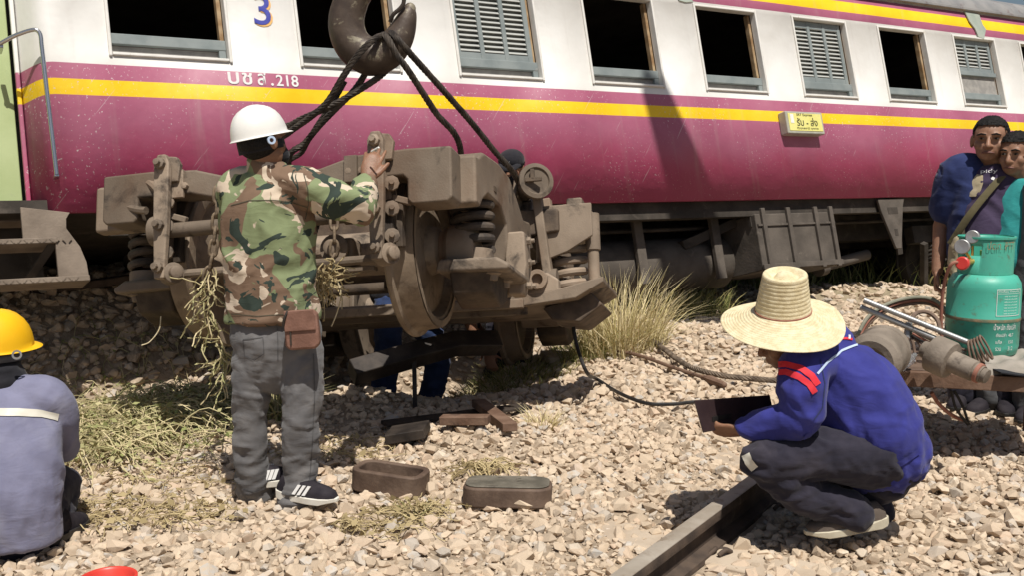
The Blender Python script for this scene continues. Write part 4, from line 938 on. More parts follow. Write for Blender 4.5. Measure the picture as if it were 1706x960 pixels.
tag(MB().sweep(spline(hp, 8), .0115, 8).build('air_hose', 'rubber'), 'thin black hose hanging from the bogie and curling over the ballast', 'hose')
p = place(930, 606)
tag(MB().box(p + Vector((0, 0, .05)), (.24, .2, .06), Matrix.Rotation(R(20), 3, 'Z') @ Matrix.Rotation(R(8), 3, 'X')).build('stone_slab', 'concrete', bevel=.02), 'flat broken stone slab lying behind the rear wheel of the bogie', 'slab')
# old rail under the coach on the bank
rl = MB().bar(W(-60, 503, 7.35), W(260, 458, 7.75), .06, .12, (0, 0, 1)); tag(rl.build('old_rail', 'rail_side', bevel=.012), 'bare rail lying along the dark bank under the coach', 'rail')
# red bucket rim at the lower edge
p = place(185, 981)
bk = empty('bucket', p, 'red plastic bucket standing on the ballast behind the yellow-helmeted worker', 'bucket')
pr = [(.001, 0), (.07, 0), (.088, .06), (.09, .068), (.097, .068), (.098, .08), (.088, .08), (.082, .074), (.066, .012), (.001, .01)]
MB().lathe(pr, p + Vector((0, -.02, -.03)), (0, 0, 1), 40).build('bucket_body', 'red_bucket', bk, True, smooth=40)
# ---------------------------------------------------------------- people
def remesh(mb, voxel, smooth_it=4, factor=.5):
    me = mb.mesh('tmp'); bm = bmesh.new(); bm.from_mesh(me); bmesh.ops.recalc_face_normals(bm, faces=bm.faces); bm.to_mesh(me); bm.free()
    ob = bpy.data.objects.new('tmp', me); col.objects.link(ob)
    m1 = ob.modifiers.new('r', 'REMESH'); m1.mode = 'VOXEL'; m1.voxel_size = voxel; m1.adaptivity = 0
    m2 = ob.modifiers.new('s', 'SMOOTH'); m2.factor = factor; m2.iterations = smooth_it
    dg = bpy.context.evaluated_depsgraph_get(); dg.update()
    out = bpy.data.meshes.new_from_object(ob.evaluated_get(dg)); bpy.data.objects.remove(ob); bpy.data.meshes.remove(me)
    out.materials.clear(); return out
def getco(me):
    co = np.zeros(len(me.vertices) * 3); me.vertices.foreach_get('co', co); return co.reshape(-1, 3)
def wrinkle(me, amp, sc=(7, 7, 20), seed=0., mask=None, rot=None):
    co = getco(me); no = np.zeros(len(me.vertices) * 3); me.vertices.foreach_get('normal', no); no = no.reshape(-1, 3)
    q = co if rot is None else co @ np.array(rot)
    P = q * np.array(sc) + seed; warp = np.stack([vnoise(q * 5 + seed + 31), vnoise(q * 5 + seed + 57), vnoise(q * 5 + seed + 83)], 1)
    P = P + warp * 1.1
    n = (1 - np.abs(vnoise(P)) * 2.2) + .5 * (1 - np.abs(vnoise(P * 1.9 + 9)) * 2.2)
    d = amp * n
    if mask is not None: d = d * mask(co)
    co = co + no * d[:, None]
    me.vertices.foreach_set('co', co.ravel()); me.update()
def soft(name, mb, voxel, mat, parent, smooth_it=4, wr=None):
    me = remesh(mb, voxel, smooth_it)
    if wr:
        for w in (wr if isinstance(wr, list) else [wr]): wrinkle(me, **w)
    inv = MW[parent.name].inverted(); me.transform(inv); me.shade_smooth()
    return link(name, me, mat, parent)
def world_bvh(o):
    me = o.data; mw = MW[o.name]; return BVHTree.FromPolygons([mw @ v.co for v in me.vertices], [tuple(p.vertices) for p in me.polygons])
EYE = Vector((0, 0, CAM_H))
def hit(bvh, x, y):
    d = ray(x, y).normalized(); loc, no, i, dist = bvh.ray_cast(EYE, d)
    return (loc, no) if loc is not None else (None, None)
def ribbon(name, mat, parent, bvh, pts, width, lift=.004):
    # a sewn strip that follows the cloth: centre line given in the picture, width in metres
    P = []
    for (x0, y0), (x1, y1) in zip(pts, pts[1:]):
        k = max(2, int(math.hypot(x1 - x0, y1 - y0) / 3))
        for t in range(k): P.append((x0 + (x1 - x0) * t / k, y0 + (y1 - y0) * t / k))
    P.append(pts[-1]); mb = MB(); row = []
    for i, (x, y) in enumerate(P):
        a, b = P[max(0, i - 1)], P[min(len(P) - 1, i + 1)]; tx, ty = b[0] - a[0], b[1] - a[1]; L = math.hypot(tx, ty) or 1
        nx_, ny_ = -ty / L, tx / L; loc, no = hit(bvh, x, y)
        if loc is None: continue
        half = width / 2 * 1706 / loc.y; pair = []
        for s_ in (-1, -.33, .33, 1):
            l2, n2 = hit(bvh, x + nx_ * half * s_, y + ny_ * half * s_)
            pair.append((l2 + n2 * lift) if (l2 is not None and (l2 - loc).length < .06) else None)
        if None in pair: continue
        row.append(pair)
    for r_ in row: mb.v += r_
    for i in range(len(row) - 1):
        if (row[i][0] - row[i + 1][0]).length > .05: continue
        for j in range(3): a = i * 4 + j; mb.f.append((a, a + 1, a + 5, a + 4))
    if not mb.f: return None
    return mb.build(name, mat, parent, True, smooth=80)
def print_text(name, s, mat, parent, bvh, x0, y0, x1, y1, h, lift=.003):
    me, tw, th = text_mesh(s, .1, 0)
    co = getco(me); out = []
    for c in co:
        u, v = c[0] / tw, c[1] / th
        px, py = x0 + (x1 - x0) * u, y0 + (y1 - y0) * u - h * v
        l, n = hit(bvh, px, py)
        if l is None: return None
        out.append(l + n * lift)
    inv = MW[parent.name].inverted()
    me.vertices.foreach_set('co', np.array([inv @ p for p in out]).ravel()); me.update()
    return link(name, me, mat, parent)
def print_blob(name, mat, parent, bvh, pts, lift=.003):
    mb = MB(); c = (sum(p[0] for p in pts) / len(pts), sum(p[1] for p in pts) / len(pts)); rings = []
    for f in (0.02, .4, .75, 1.0):
        r_ = []
        for p in pts:
            l, n = hit(bvh, c[0] + (p[0] - c[0]) * f, c[1] + (p[1] - c[1]) * f)
            if l is None: return None
            r_.append(l + n * lift)
        rings.append(r_)
    n = len(pts)
    for r_ in rings: mb.v += r_
    for i in range(3):
        for j in range(n): mb.f.append((i * n + j, i * n + (j + 1) % n, (i + 1) * n + (j + 1) % n, (i + 1) * n + j))
    mb.f.append(tuple(range(n)))
    return mb.build(name, mat, parent, True, smooth=80)
def limb(mb, pts, rad, ry=None, lat=None, n=14, flat=False):
    P = spline(pts, 6); k = len(P); t = np.linspace(0, len(pts) - 1, k)
    r_ = list(np.interp(t, range(len(pts)), rad)); y_ = None if ry is None else list(np.interp(t, range(len(pts)), ry))
    return mb.sweep(P, r_, n, True, lat, y_, not flat)
def straight(mb, pts, rad, n=14):
    return mb.sweep(pts, rad, n, True, round_=True)
def head_mb(mb, c, fwd, up, s=1.0, wide=1.0):
    # skull, jaw, nose, brow, ears; c is the centre of the skull
    fwd = Vector(fwd).normalized(); up = (Vector(up) - fwd * Vector(up).dot(fwd)).normalized(); rt = fwd.cross(up)
    m = Matrix((rt, fwd, up)).transposed()
    def P(a, b, z): return c + m @ Vector((a * wide, b, z)) * s
    mb.ball(P(0, -.012, .02), (.076 * s * wide, .096 * s, .088 * s), m, 20, 14)
    mb.ball(P(0, .022, -.05), (.06 * s * wide, .066 * s, .065 * s), m, 18, 12)
    mb.ball(P(0, .05, -.088), (.03 * s * wide, .028 * s, .022 * s), m)
    for a in (-1, 1):
        mb.ball(P(a * .04, .045, -.03), (.026 * s * wide, .03 * s, .03 * s), m)
        mb.ball(P(a * .079, -.01, -.01), (.011 * s, .022 * s, .034 * s), m)
        mb.ball(P(a * .03, .077, .022), (.028 * s, .014 * s, .009 * s), m)
    mb.sweep([P(0, .08, .01), P(0, .097, -.018), P(0, .104, -.034)], [.01 * s, .012 * s, .014 * s], 10, round_=True)
    for a in (-1, 1): mb.ball(P(a * .013, .092, -.036), (.01 * s, .012 * s, .009 * s), m)
    mb.ball(P(0, .083, -.062), (.025 * s, .012 * s, .008 * s), m); mb.ball(P(0, .08, -.074), (.021 * s, .012 * s, .008 * s), m)
    return P, m
def face_bits(parent, P, m, s=1.0):
    for a in (-1, 1):
        e = MB().ball(P(a * .031, .079, .004), (.0135 * s, .009 * s, .0048 * s), m).build('eye', 'eye_white', parent, True)
        MB().ball(P(a * .031, .0868, .004), (.006 * s, .003 * s, .005 * s), m).build('iris', 'hair', e, True)
        MB().sweep([P(a * .014, .094, .024), P(a * .032, .094, .028), P(a * .05, .084, .022)], [.004 * s, .0052 * s, .003 * s], 8, round_=True).build('eyebrow', 'hair', parent, True)
    MB().sweep([P(-.026, .088, -.069), P(-.01, .096, -.0665), P(.01, .096, -.0665), P(.026, .088, -.069)], [.003 * s, .0062 * s, .0062 * s, .003 * s], 8, round_=True).build('lips', 'lip', parent, True)
def hair_cap(parent, P, m, s=1.0, fringe=.055, back=-.05, seed=1.0):
    mb = MB(); mb.ball(P(0, -.018, .034), (.084 * s, .1 * s, .086 * s), m, 22, 16)
    me = remesh(mb, .006 * s, 1); co = getco(me); out = []
    mi = m.inverted(); c0 = P(0, 0, 0)
    bm = bmesh.new(); bm.from_mesh(me); rm = []
    for v in bm.verts:
        q = mi @ (v.co - c0) / s; lim = fringe if q.y > .03 else (fringe + (back - fringe) * min(1, (.03 - q.y) / .06))
        if abs(q.x) > .06 and q.y > -.05: lim = min(lim, .0) if q.y < .035 else lim
        if q.z < lim: rm.append(v)
    bmesh.ops.delete(bm, geom=rm, context='VERTS'); bm.to_mesh(me); bm.free()
    wrinkle(me, .005, (110, 110, 70), seed)
    me.transform(MW[parent.name].inverted()); me.shade_smooth()
    return link('hair', me, 'hair', parent)
def hand_mb(mb, w, d, nrm, side=1, s=1.0, curl=(.25, .25, .28, .32), thumb=(.9, .25), spread=.06):
    # w wrist, d direction of the fingers, nrm the palm's facing; side = +1 puts the thumb on d x nrm
    d = Vector(d).normalized(); nrm = (Vector(nrm) - d * Vector(nrm).dot(d)).normalized(); x = d.cross(nrm) * side
    mb.sweep([w - d * .02, w + d * .015, w + d * .05 * s, w + d * .088 * s], [.024 * s, .03 * s, .041 * s, .04 * s], 14, True, x, [.019 * s, .018 * s, .015 * s, .012 * s], True)
    L = (.072, .08, .074, .058)
    for k in range(4):
        off = (.031 - k * .0205) * s; b = w + d * (.086 - .006 * (k == 3)) * s + x * off; dr = (d + x * (spread * (1.5 - k))).normalized(); p = [b - d * .012, b]; a = 0
        for j, f in enumerate((.45, .3, .25)):
            a += curl[k] * (1.0 if j == 0 else 1.5); q = (dr * math.cos(a) + nrm * math.sin(a)); p.append(p[-1] + q * L[k] * f * s)
        mb.sweep(p, [.0095 * s, .0095 * s, .009 * s, .0083 * s, .0073 * s], 10, round_=True)
    b = w + d * .022 * s + x * .022 * s; td = (d * (1 - thumb[0] * .55) + x * thumb[0] + nrm * thumb[1]).normalized(); td2 = (td + d * .55).normalized()
    mb.sweep([b, b + td * .032 * s, b + td * .032 * s + td2 * .03 * s, b + td * .032 * s + td2 * .055 * s], [.015 * s, .0125 * s, .011 * s, .0085 * s], 10, round_=True)
def shoe(parent, heel, toe, up, mat, sole_mat, w=.047, h=.085, stripes=False, label_mat=None):
    heel, toe, up = Vector(heel), Vector(toe), Vector(up).normalized(); d = (toe - heel).normalized(); L = (toe - heel).length; sd = d.cross(up).normalized(); up = sd.cross(d)
    def P(t, a, z): return heel + d * (L * t) + sd * a + up * z
    mb = MB(); ts = [0.02, .1, .25, .42, .6, .78, .92, .985]; ws = [.62, .8, .82, .85, .98, .95, .72, .35]; hs = [.055, h, h * 1.02, h * .95, .068, .056, .042, .026]
    rings = []
    for t, w_, h_ in zip(ts, ws, hs):
        r_ = []
        for k in range(13):
            a = math.pi * k / 12; r_.append(P(t, -math.cos(a) * w * w_ * (1 if math.sin(a) < .75 else .92), .026 + (h_ - .01) * math.sin(a) ** .7))
        rings.append(r_)
    for r_ in rings: mb.v += r_
    for i in range(len(ts) - 1):
        for j in range(12): a = i * 13 + j; mb.f.append((a, a + 1, a + 14, a + 13))
    mb.f += [tuple(range(13)), tuple(range((len(ts) - 1) * 13, len(ts) * 13))[::-1]] + [tuple((i * 13, (i + 1) * 13, (i + 1) * 13 + 12, i * 13 + 12)) for i in range(len(ts) - 1)]
    up_ = mb.build('shoe', mat, parent, True, smooth=70)
    sb = MB(); ol = []
    for t, w_ in zip([-.02, .03] + ts[1:] + [1.02], [.4, .78] + [v * 1.1 for v in ws[1:]] + [.2]): ol.append((t, w_))
    lo = [P(t, -w_ * w, 0 + (.012 if t > .85 else 0) + (.006 if t < .05 else 0)) for t, w_ in ol] + [P(t, w_ * w, 0 + (.012 if t > .85 else 0) + (.006 if t < .05 else 0)) for t, w_ in ol[::-1]]
    hi = [P(t, -w_ * w * 1.02, .030 + (.012 if t < .2 else 0)) for t, w_ in ol] + [P(t, w_ * w * 1.02, .030 + (.012 if t < .2 else 0)) for t, w_ in ol[::-1]]
    n = len(lo); sb.add(lo + hi, [(i, (i + 1) % n, n + (i + 1) % n, n + i) for i in range(n)] + [tuple(range(n))[::-1], tuple(range(n, 2 * n))])
    sb.build('sole', sole_mat, up_, True, bevel=.004, smooth=60)
    if stripes:
        for k in range(3):
            for s_ in (-1, 1):
                a = P(.36 + k * .085, s_ * (w * .93), .036); b = P(.45 + k * .085, s_ * (w * .76), .078); mb2 = MB()
                dn = d * .0075; o_ = sd * s_ * .006 + up * .002
                mb2.add([a - dn + o_, a + dn + o_, b + dn + o_, b - dn + o_, a - dn, a + dn, b + dn, b - dn], [(0, 1, 2, 3), (7, 6, 5, 4), (0, 4, 5, 1), (1, 5, 6, 2), (2, 6, 7, 3), (3, 7, 4, 0)])
                mb2.build('shoe_stripe', 'letter_white', up_, True)
    return up_
def helmet(parent, c, up, fwd, mat, s=1.0, name='helmet'):
    up = Vector(up).normalized(); fwd = (Vector(fwd) - up * Vector(fwd).dot(up)).normalized(); rt = fwd.cross(up); m = Matrix((rt, fwd, up)).transposed()
    mb = MB(); n = 48; prof = [(0, 1.0), (.2, .985), (.4, .93), (.58, .84), (.74, .7), (.86, .52), (.94, .32), (.985, .12), (1.0, -.02), (1.01, -.06), (1.05, -.085), (1.065, -.095), (1.05, -.105), (.99, -.09), (.96, -.02), (.9, .3), (.7, .62), (0, .88)]
    for r_, h in prof:
        for j in range(n):
            a = 2 * math.pi * j / n; x_, y_ = math.sin(a), math.cos(a)
            rr_ = max(r_, .001); ext = 1 + (max(0, y_) ** 2 * .17 if r_ > 1.005 else 0)
            ridge = .018 * math.exp(-(x_ * r_ / .1) ** 2) if 0 < h and r_ < .95 else 0
            mb.v.append(c + m @ Vector((rr_ * x_ * .112 * ext, rr_ * y_ * .137 * ext, (h + ridge) * .132)) * s)
    k = len(prof)
    for i in range(k - 1):
        for j in range(n): a, b = i * n + j, i * n + (j + 1) % n; mb.f.append((a, b, b + n, a + n))
    return mb.build(name, mat, parent, True, smooth=50), m

# ---- standing worker in camouflage shirt
ZC = 4.29
base = Vector((W(455, 845, ZC).x, ZC, gz(W(455, 845, ZC).x, ZC)))
man = empty('person', base, 'standing worker in white helmet, camouflage shirt and grey jeans guiding the bogie', 'person', None)
hc = W(438, 236, ZC); fw = Vector((.6, .78, .08)); upv = Vector((-.2, -.02, 1))
neck = W(442, 272, ZC + .02); chest = W(447, 350, ZC + .02); belly = W(452, 450, ZC + .02); pelv = W(460, 545, ZC + .02)
shR, elR, wrR = W(508, 312, ZC - .02), W(600, 346, ZC - .02), W(611, 300, ZC + .19)
shL, elL, wrL = W(396, 314, ZC + .06), W(396, 410, ZC + .17), W(425, 440, ZC + .36)
hipR, knR, anR = W(500, 575, ZC), W(505, 695, ZC - .03), W(494, 825, ZC)
hipL, knL, anL = W(425, 575, ZC + .03), W(420, 695, ZC + .03), W(424, 815, ZC + .1)
lat = (1, .12, 0)
b_ = MB(); P, hm = head_mb(b_, hc, fw, upv, 1.0)
straight(b_, [hc - Vector((0, 0, .05)), neck + Vector((0, 0, .0)), chest], [.058, .06, .09])
limb(b_, [chest, belly, pelv], [.14, .13, .14], [.09, .09, .1], lat)
straight(b_, [shR, elR, wrR], [.045, .038, .028]); straight(b_, [shL, elL, wrL], [.045, .038, .028])
hand_mb(b_, wrR, W(627, 245, ZC + .26) - wrR, (-.1, 1, -.15), -1, 1.06, (.1, .14, .18, .22), (.55, .0), .09); hand_mb(b_, wrL, (.6, .7, 0), (0, .3, -1), 1)
for a, k, n_ in ((hipR, knR, anR), (hipL, knL, anL)): straight(b_, [a, k, n_, n_ - Vector((0, 0, .06))], [.075, .055, .04, .035])
soft('body', b_, .0055, 'skin', man, 3)
b_ = MB()
limb(b_, [W(442, 288, ZC + .02), W(445, 318, ZC + .02), W(447, 370, ZC + .02), W(450, 450, ZC + .02), W(454, 534, ZC + .02)], [.09, .16, .186, .186, .195], [.07, .105, .125, .125, .135], lat, 24, True)
limb(b_, [W(443, 262, ZC + .02), W(443, 282, ZC + .02)], [.062, .075], None, lat)
straight(b_, [W(430, 305, ZC + .03), shR, W(553, 330, ZC - .02), elR, wrR - (wrR - elR) * .12], [.07, .083, .078, .07, .05])
limb(b_, [W(440, 308, ZC + .03), shL, W(396, 360, ZC + .1), elL, wrL - (wrL - elL) * .1], [.07, .082, .07, .066, .05])
shirt = soft('camouflage_shirt', b_, .0085, 'camo', man, 5, [dict(amp=.009, sc=(3.5, 3.5, 8), seed=3, rot=[[.8, 0, -.6], [0, 1, 0], [.6, 0, .8]]), dict(amp=.004, sc=(9, 9, 4), seed=8)])
b_ = MB()
limb(b_, [W(455, 520, ZC + .02), W(460, 560, ZC + .02), W(461, 590, ZC + .02)], [.175, .188, .17], [.11, .125, .11], lat, 22)
limb(b_, [hipR, W(504, 630, ZC - .02), W(502, 695, ZC - .03), W(500, 760, ZC - .01), anR + Vector((0, 0, -.015))], [.09, .086, .078, .071, .071])
limb(b_, [hipL, W(420, 630, ZC + .02), W(417, 695, ZC + .03), W(419, 760, ZC + .05), anL + Vector((0, 0, -.015))], [.088, .082, .073, .068, .071])
def lowmask(z0, z1): return lambda co: .45 + .75 * np.clip((z1 - co[:, 2]) / (z1 - z0), 0, 1)
jn = soft('jeans', b_, .0085, 'jeans_grey', man, 4, [dict(amp=.0075, sc=(5, 5, 19), seed=1, mask=lowmask(.1, .6)), dict(amp=.005, sc=(7, 7, 9), seed=6, rot=[[.75, 0, -.66], [0, 1, 0], [.66, 0, .75]])])
bvj = world_bvh(jn)
ribbon('pocket_seam', 'seam_grey', jn, bvj, [(405, 567), (438, 563), (440, 590), (424, 601), (408, 594), (405, 567)], .0035, .002)
ribbon('centre_seam', 'seam_grey', jn, bvj, [(462, 546), (463, 575), (463, 600)], .0045, .002)
ribbon('leg_seam', 'seam_grey', jn, bvj, [(522, 590), (524, 660), (520, 740), (515, 810)], .004, .002)
ribbon('cuff_seam', 'seam_grey', jn, bvj, [(475, 824), (495, 828), (516, 824)], .004, .002)
ribbon('cuff_seam', 'seam_grey', jn, bvj, [(405, 816), (422, 820), (440, 816)], .004, .002)
bvs = world_bvh(shirt)
ribbon('yoke_seam', 'seam_camo', shirt, bvs, [(385, 342), (415, 334), (450, 333), (485, 336), (512, 345)], .0035, .002)
ribbon('sleeve_seam', 'seam_camo', shirt, bvs, [(506, 290), (513, 315), (514, 340), (508, 365)], .0035, .002)
ribbon('hem_seam', 'seam_camo', shirt, bvs, [(385, 524), (430, 528), (480, 524), (520, 518)], .0035, .002)
gzf = base.z + .035
shoe(man, W(460, 850, ZC + .0) * Vector((1, 1, 0)) if False else Vector((W(466, 850, ZC).x, ZC - .0, gzf + .012)), Vector((W(568, 860, ZC).x, ZC - .09, gzf + .006)), (0, 0, 1), 'shoe_black', 'sole_white', .054, .1, True)
shoe(man, Vector((W(403, 845, ZC).x, ZC + .05, gzf + .03)), Vector((W(478, 840, ZC).x, ZC + .15, gzf + .03)), (0, 0, 1), 'shoe_black', 'sole_white', .05, .085, True)
hl, hm2 = helmet(man, W(432, 224, ZC), (-.2, -.06, 1), (.55, .8, .2), 'white_helmet', .93)
for nm, mt, r0, dz, w_ in (('helmet_band', 'dark_cloth', .1, -.03, .018),):
    mb = MB(); cc = W(434, 236, ZC)
    ring = [cc + hm2 @ Vector((.086 * math.sin(a), .105 * math.cos(a), -.02)) for a in np.linspace(0, 2 * math.pi, 41)[:-1]]
    mb.v = [p + hm2 @ Vector((0, 0, z_)) for z_ in (-w_, w_) for p in ring]; n = 40; mb.f = [(i, (i + 1) % n, n + (i + 1) % n, n + i) for i in range(n)]
    o = mb.build(nm, mt, hl, True, smooth=60); sm = o.modifiers.new('t', 'SOLIDIFY'); sm.thickness = .006
MB().lathe([(.009, -.004), (.017, -.004), (.017, .006), (.009, .006)], W(452, 233, ZC - .09), (.5, -.85, .1), 16, True).build('helmet_knob', 'strip_blue', hl, True)
b_ = MB(); b_.ball(hc + hm @ Vector((0, -.025, .0)), (.08, .093, .075), hm, 20, 14); soft('hair', b_, .007, 'hair', man, 1)
b_ = MB(); b_.ball(P(0, .062, -.062), (.056, .05, .05), hm, 18, 12); soft('face_mask', b_, .006, 'dark_cloth', man, 2)
pc = W(503, 550, ZC - .155)
pouch = MB().prism([(-.055, -.08), (.055, -.08), (.072, -.06), (.07, .06), (.055, .08), (-.055, .08), (-.065, .06), (-.07, -.06)], 1, -.028, .028).xf(Matrix.Translation(pc) @ Matrix.Rotation(R(-4), 4, 'Y')).build('belt_pouch', 'leather', man, True, bevel=.014, seg=3)
MB().prism([(-.064, -.0), (.064, -.0), (.06, .084), (-.06, .084)], 1, -.036, -.029).xf(Matrix.Translation(pc) @ Matrix.Rotation(R(-4), 4, 'Y')).build('pouch_flap', 'leather', pouch, True, bevel=.003)
MB().tube(pc + Vector((-.04, -.03, -.06)), pc + Vector((-.042, -.03, .07)), .004, n=6).build('pouch_zip', 'steel_dark', pouch, True)
MB().sweep(spline([pc + Vector((-.05, -.03, .08)), pc + Vector((-.062, -.04, .05)), pc + Vector((-.068, -.035, .02))], 4), .006, 6).build('key_cord', 'steel_dark', pouch, True)
tag(MB().tube(W(619, 252, ZC + .17), W(631, 245, ZC + .14), .0042, n=8).build('cigarette', 'paper'), 'white cigarette between the fingers of the camouflage worker', 'cigarette')

# ---- squatting worker in straw hat and blue jacket
ZS = 3.88
sqb = Vector((1.24, ZS, gz(1.28, ZS)))
sq = empty('person', sqb, 'squatting worker in straw hat and royal blue jacket reading beside the rail', 'person')
hc = W(1308, 566, ZS + .01); fw = Vector((-.93, .22, -.3)); upv = Vector((-.25, -.15, 1))
shN, elN, wrN = W(1342, 612, ZS - .1), W(1333, 692, ZS - .15), W(1240, 717, ZS - .04)
shF, elF, wrF = W(1375, 578, ZS + .24), W(1330, 690, ZS + .28), W(1268, 700, ZS + .14)
hipN, knN, anN = W(1455, 762, ZS - .06), W(1268, 768, ZS - .12), W(1432, 860, ZS - .08)
hipF, knF, anF = W(1455, 760, ZS + .18), W(1278, 760, ZS + .26), W(1462, 855, ZS + .2)
pelv = W(1462, 762, ZS + .05)
b_ = MB(); P, hm = head_mb(b_, hc, fw, upv, 1.0)
straight(b_, [hc - Vector((-.02, 0, .05)), W(1372, 572, ZS + .05), W(1400, 630, ZS + .05)], [.056, .06, .09])
limb(b_, [W(1400, 620, ZS + .05), W(1440, 690, ZS + .05), pelv], [.12, .12, .13], [.12, .12, .13])
straight(b_, [shN, elN, wrN], [.045, .04, .028]); straight(b_, [shF, elF, wrF], [.045, .04, .028])
hand_mb(b_, wrN, W(1195, 718, ZS + .0) - wrN, (.05, .75, .62), 1, 1.0, (.35, .38, .4, .45), (.55, .25), .03)
hand_mb(b_, wrF, W(1232, 705, ZS + .1) - wrF, (0, -.4, 1), 1, 1.0, (.3, .3, .3, .3))
for a, k, n_ in ((hipN, knN, anN), (hipF, knF, anF)): straight(b_, [a, k, n_], [.075, .055, .04])
soft('body', b_, .0055, 'skin', sq, 3)
b_ = MB()
limb(b_, [W(1386, 582, ZS + .07), W(1392, 602, ZS + .06), W(1415, 650, ZS + .05), W(1446, 715, ZS + .05), W(1464, 745, ZS + .05)], [.08, .13, .186, .2, .185], [.11, .175, .22, .225, .205], (.86, 0, .5), 24)
limb(b_, [W(1378, 604, ZS - .01), shN, W(1336, 652, ZS - .15), elN, W(1285, 708, ZS - .1), wrN + (elN - wrN) * .06], [.08, .09, .09, .08, .066, .046])
limb(b_, [W(1385, 590, ZS + .12), shF, elF, wrF + (elF - wrF) * .06], [.1, .098, .078, .046])
jk = soft('jacket', b_, .0085, 'royal', sq, 5, [dict(amp=.008, sc=(4, 4, 9), seed=4, rot=[[.8, 0, .6], [0, 1, 0], [-.6, 0, .8]]), dict(amp=.004, sc=(22, 22, 5), seed=2, mask=lambda co: np.clip((.62 - co[:, 2]) / .25, 0, 1) * (co[:, 0] > 1.1) * 1.7)])
b_ = MB()
limb(b_, [W(1450, 745, ZS + .05), W(1466, 770, ZS + .06), W(1462, 788, ZS + .06)], [.165, .175, .12], [.2, .19, .15], (1, 0, .2), 20)
limb(b_, [hipN, W(1375, 757, ZS - .1), W(1300, 765, ZS - .12), knN], [.12, .098, .085, .07]); limb(b_, [knN, W(1338, 822, ZS - .1), anN + Vector((-.01, 0, .01))], [.074, .078, .066])
limb(b_, [hipF, W(1370, 752, ZS + .24), knF], [.12, .098, .075]); limb(b_, [knF, W(1370, 815, ZS + .24), anF], [.072, .075, .065])
tr = soft('trousers', b_, .0085, 'navy', sq, 4, [dict(amp=.0065, sc=(18, 10, 12), seed=5, rot=[[.7, 0, -.7], [0, 1, 0], [.7, 0, .7]]), dict(amp=.004, sc=(9, 9, 22), seed=9)])
gs = sqb.z + .06
shoe(sq, Vector((W(1466, 885, ZS).x, ZS - .05, gs + .05)), Vector((W(1332, 898, ZS).x, ZS - .09, gs + .012)), (.1, 0, 1), 'shoe_grey', 'sole_cream', .052, .085)
shoe(sq, Vector((W(1484, 880, ZS).x, ZS + .22, gs + .05)), Vector((W(1360, 880, ZS).x, ZS + .24, gs + .012)), (.1, 0, 1), 'shoe_grey', 'sole_cream', .052, .085)
# straw hat with coiled rows
hc2 = W(1304, 526, ZS - .03); hup = Vector((-.06, -.3, .95)).normalized(); mb = MB(); prof = []
brim = .232; 
for k in range(0, 97):
    t = k / 96; r_ = brim - (brim - .098) * t; prof.append((r_, -.035 + .035 * t + .0 + .0022 * abs(math.sin(t * math.pi * 13)) + .02 * t ** 3))
for k in range(1, 73):
    t = k / 72; r_ = .098 - .022 * t + .0018 * abs(math.sin(t * math.pi * 10)); prof.append((r_, .02 + .155 * t))
for k in range(1, 25):
    t = k / 24; prof.append((.076 * (1 - t) + .0005, .175 + .008 * math.sin(t * math.pi * .6) - .022 * math.exp(-((t - .45) / .2) ** 2) + .0016 * abs(math.sin(t * math.pi * 4))))
m_ = frame(hup, (1, 0, 0)); n = 72
for r_, h in prof:
    for j in range(n):
        a = 2 * math.pi * j / n; wv = (.012 * math.sin(2 * a + .6) + .006 * math.sin(3 * a)) * max(0, (r_ - .1) / .13)
        mb.v.append(hc2 + m_ @ Vector((r_ * math.cos(a) * (1.0 if r_ > .1 else 1.06), r_ * math.sin(a) * (1.0 if r_ > .1 else .95), h + wv)))
for i in range(len(prof) - 1):
    for j in range(n): a, b = i * n + j, i * n + (j + 1) % n; mb.f.append((a, b, b + n, a + n))
hat = mb.build('straw_hat', 'straw', sq, True, smooth=70); so = hat.modifiers.new('t', 'SOLIDIFY'); so.thickness = .004; so.offset = -1
mb = MB(); mb.lathe([(.099, .018), (.1015, .02), (.1015, .025), (.098, .026)], hc2, hup, 72, True, (1, 0, 0)); mb.v = [hc2 + m_ @ (lambda q: Vector((q.x * 1.06, q.y * .95, q.z)))(m_.inverted() @ (v - hc2)) for v in mb.v]; mb.build('hat_cord', 'hose_red', hat, True)
b_ = MB(); b_.ball(hc + hm @ Vector((0, -.028, .005)), (.081, .094, .08), hm, 20, 14); soft('hair', b_, .007, 'hair', sq, 1)
bv = world_bvh(jk)
ribbon('hem_band', 'royal', jk, bv, [(1340, 726), (1380, 757), (1420, 776), (1460, 782), (1500, 772), (1530, 752)], .02, .006)
ribbon('armhole_seam', 'navy_shirt', jk, bv, [(1366, 600), (1374, 640), (1370, 680), (1356, 700)], .004, .002)
ribbon('sleeve_stripe', 'strip_red', jk, bv, [(1286, 609), (1310, 608), (1335, 615), (1352, 627), (1362, 642)], .022)
ribbon('sleeve_stripe', 'strip_red', jk, bv, [(1283, 622), (1310, 621), (1332, 629), (1348, 641), (1357, 655)], .022)
ribbon('shoulder_piping', 'strip_red', jk, bv, [(1323, 581), (1345, 571), (1375, 566), (1410, 565), (1425, 568)], .008)
ribbon('back_piping', 'strip_blue', jk, bv, [(1361, 624), (1378, 604), (1402, 586), (1425, 577), (1448, 571)], .008)
ribbon('collar_flash', 'letter_white', jk, bv, [(1412, 563), (1428, 564), (1444, 568)], .014, .006)
bvt = world_bvh(tr)
ribbon('knee_reflector', 'strip_cream', tr, bvt, [(1243, 758), (1248, 770), (1258, 782)], .03)
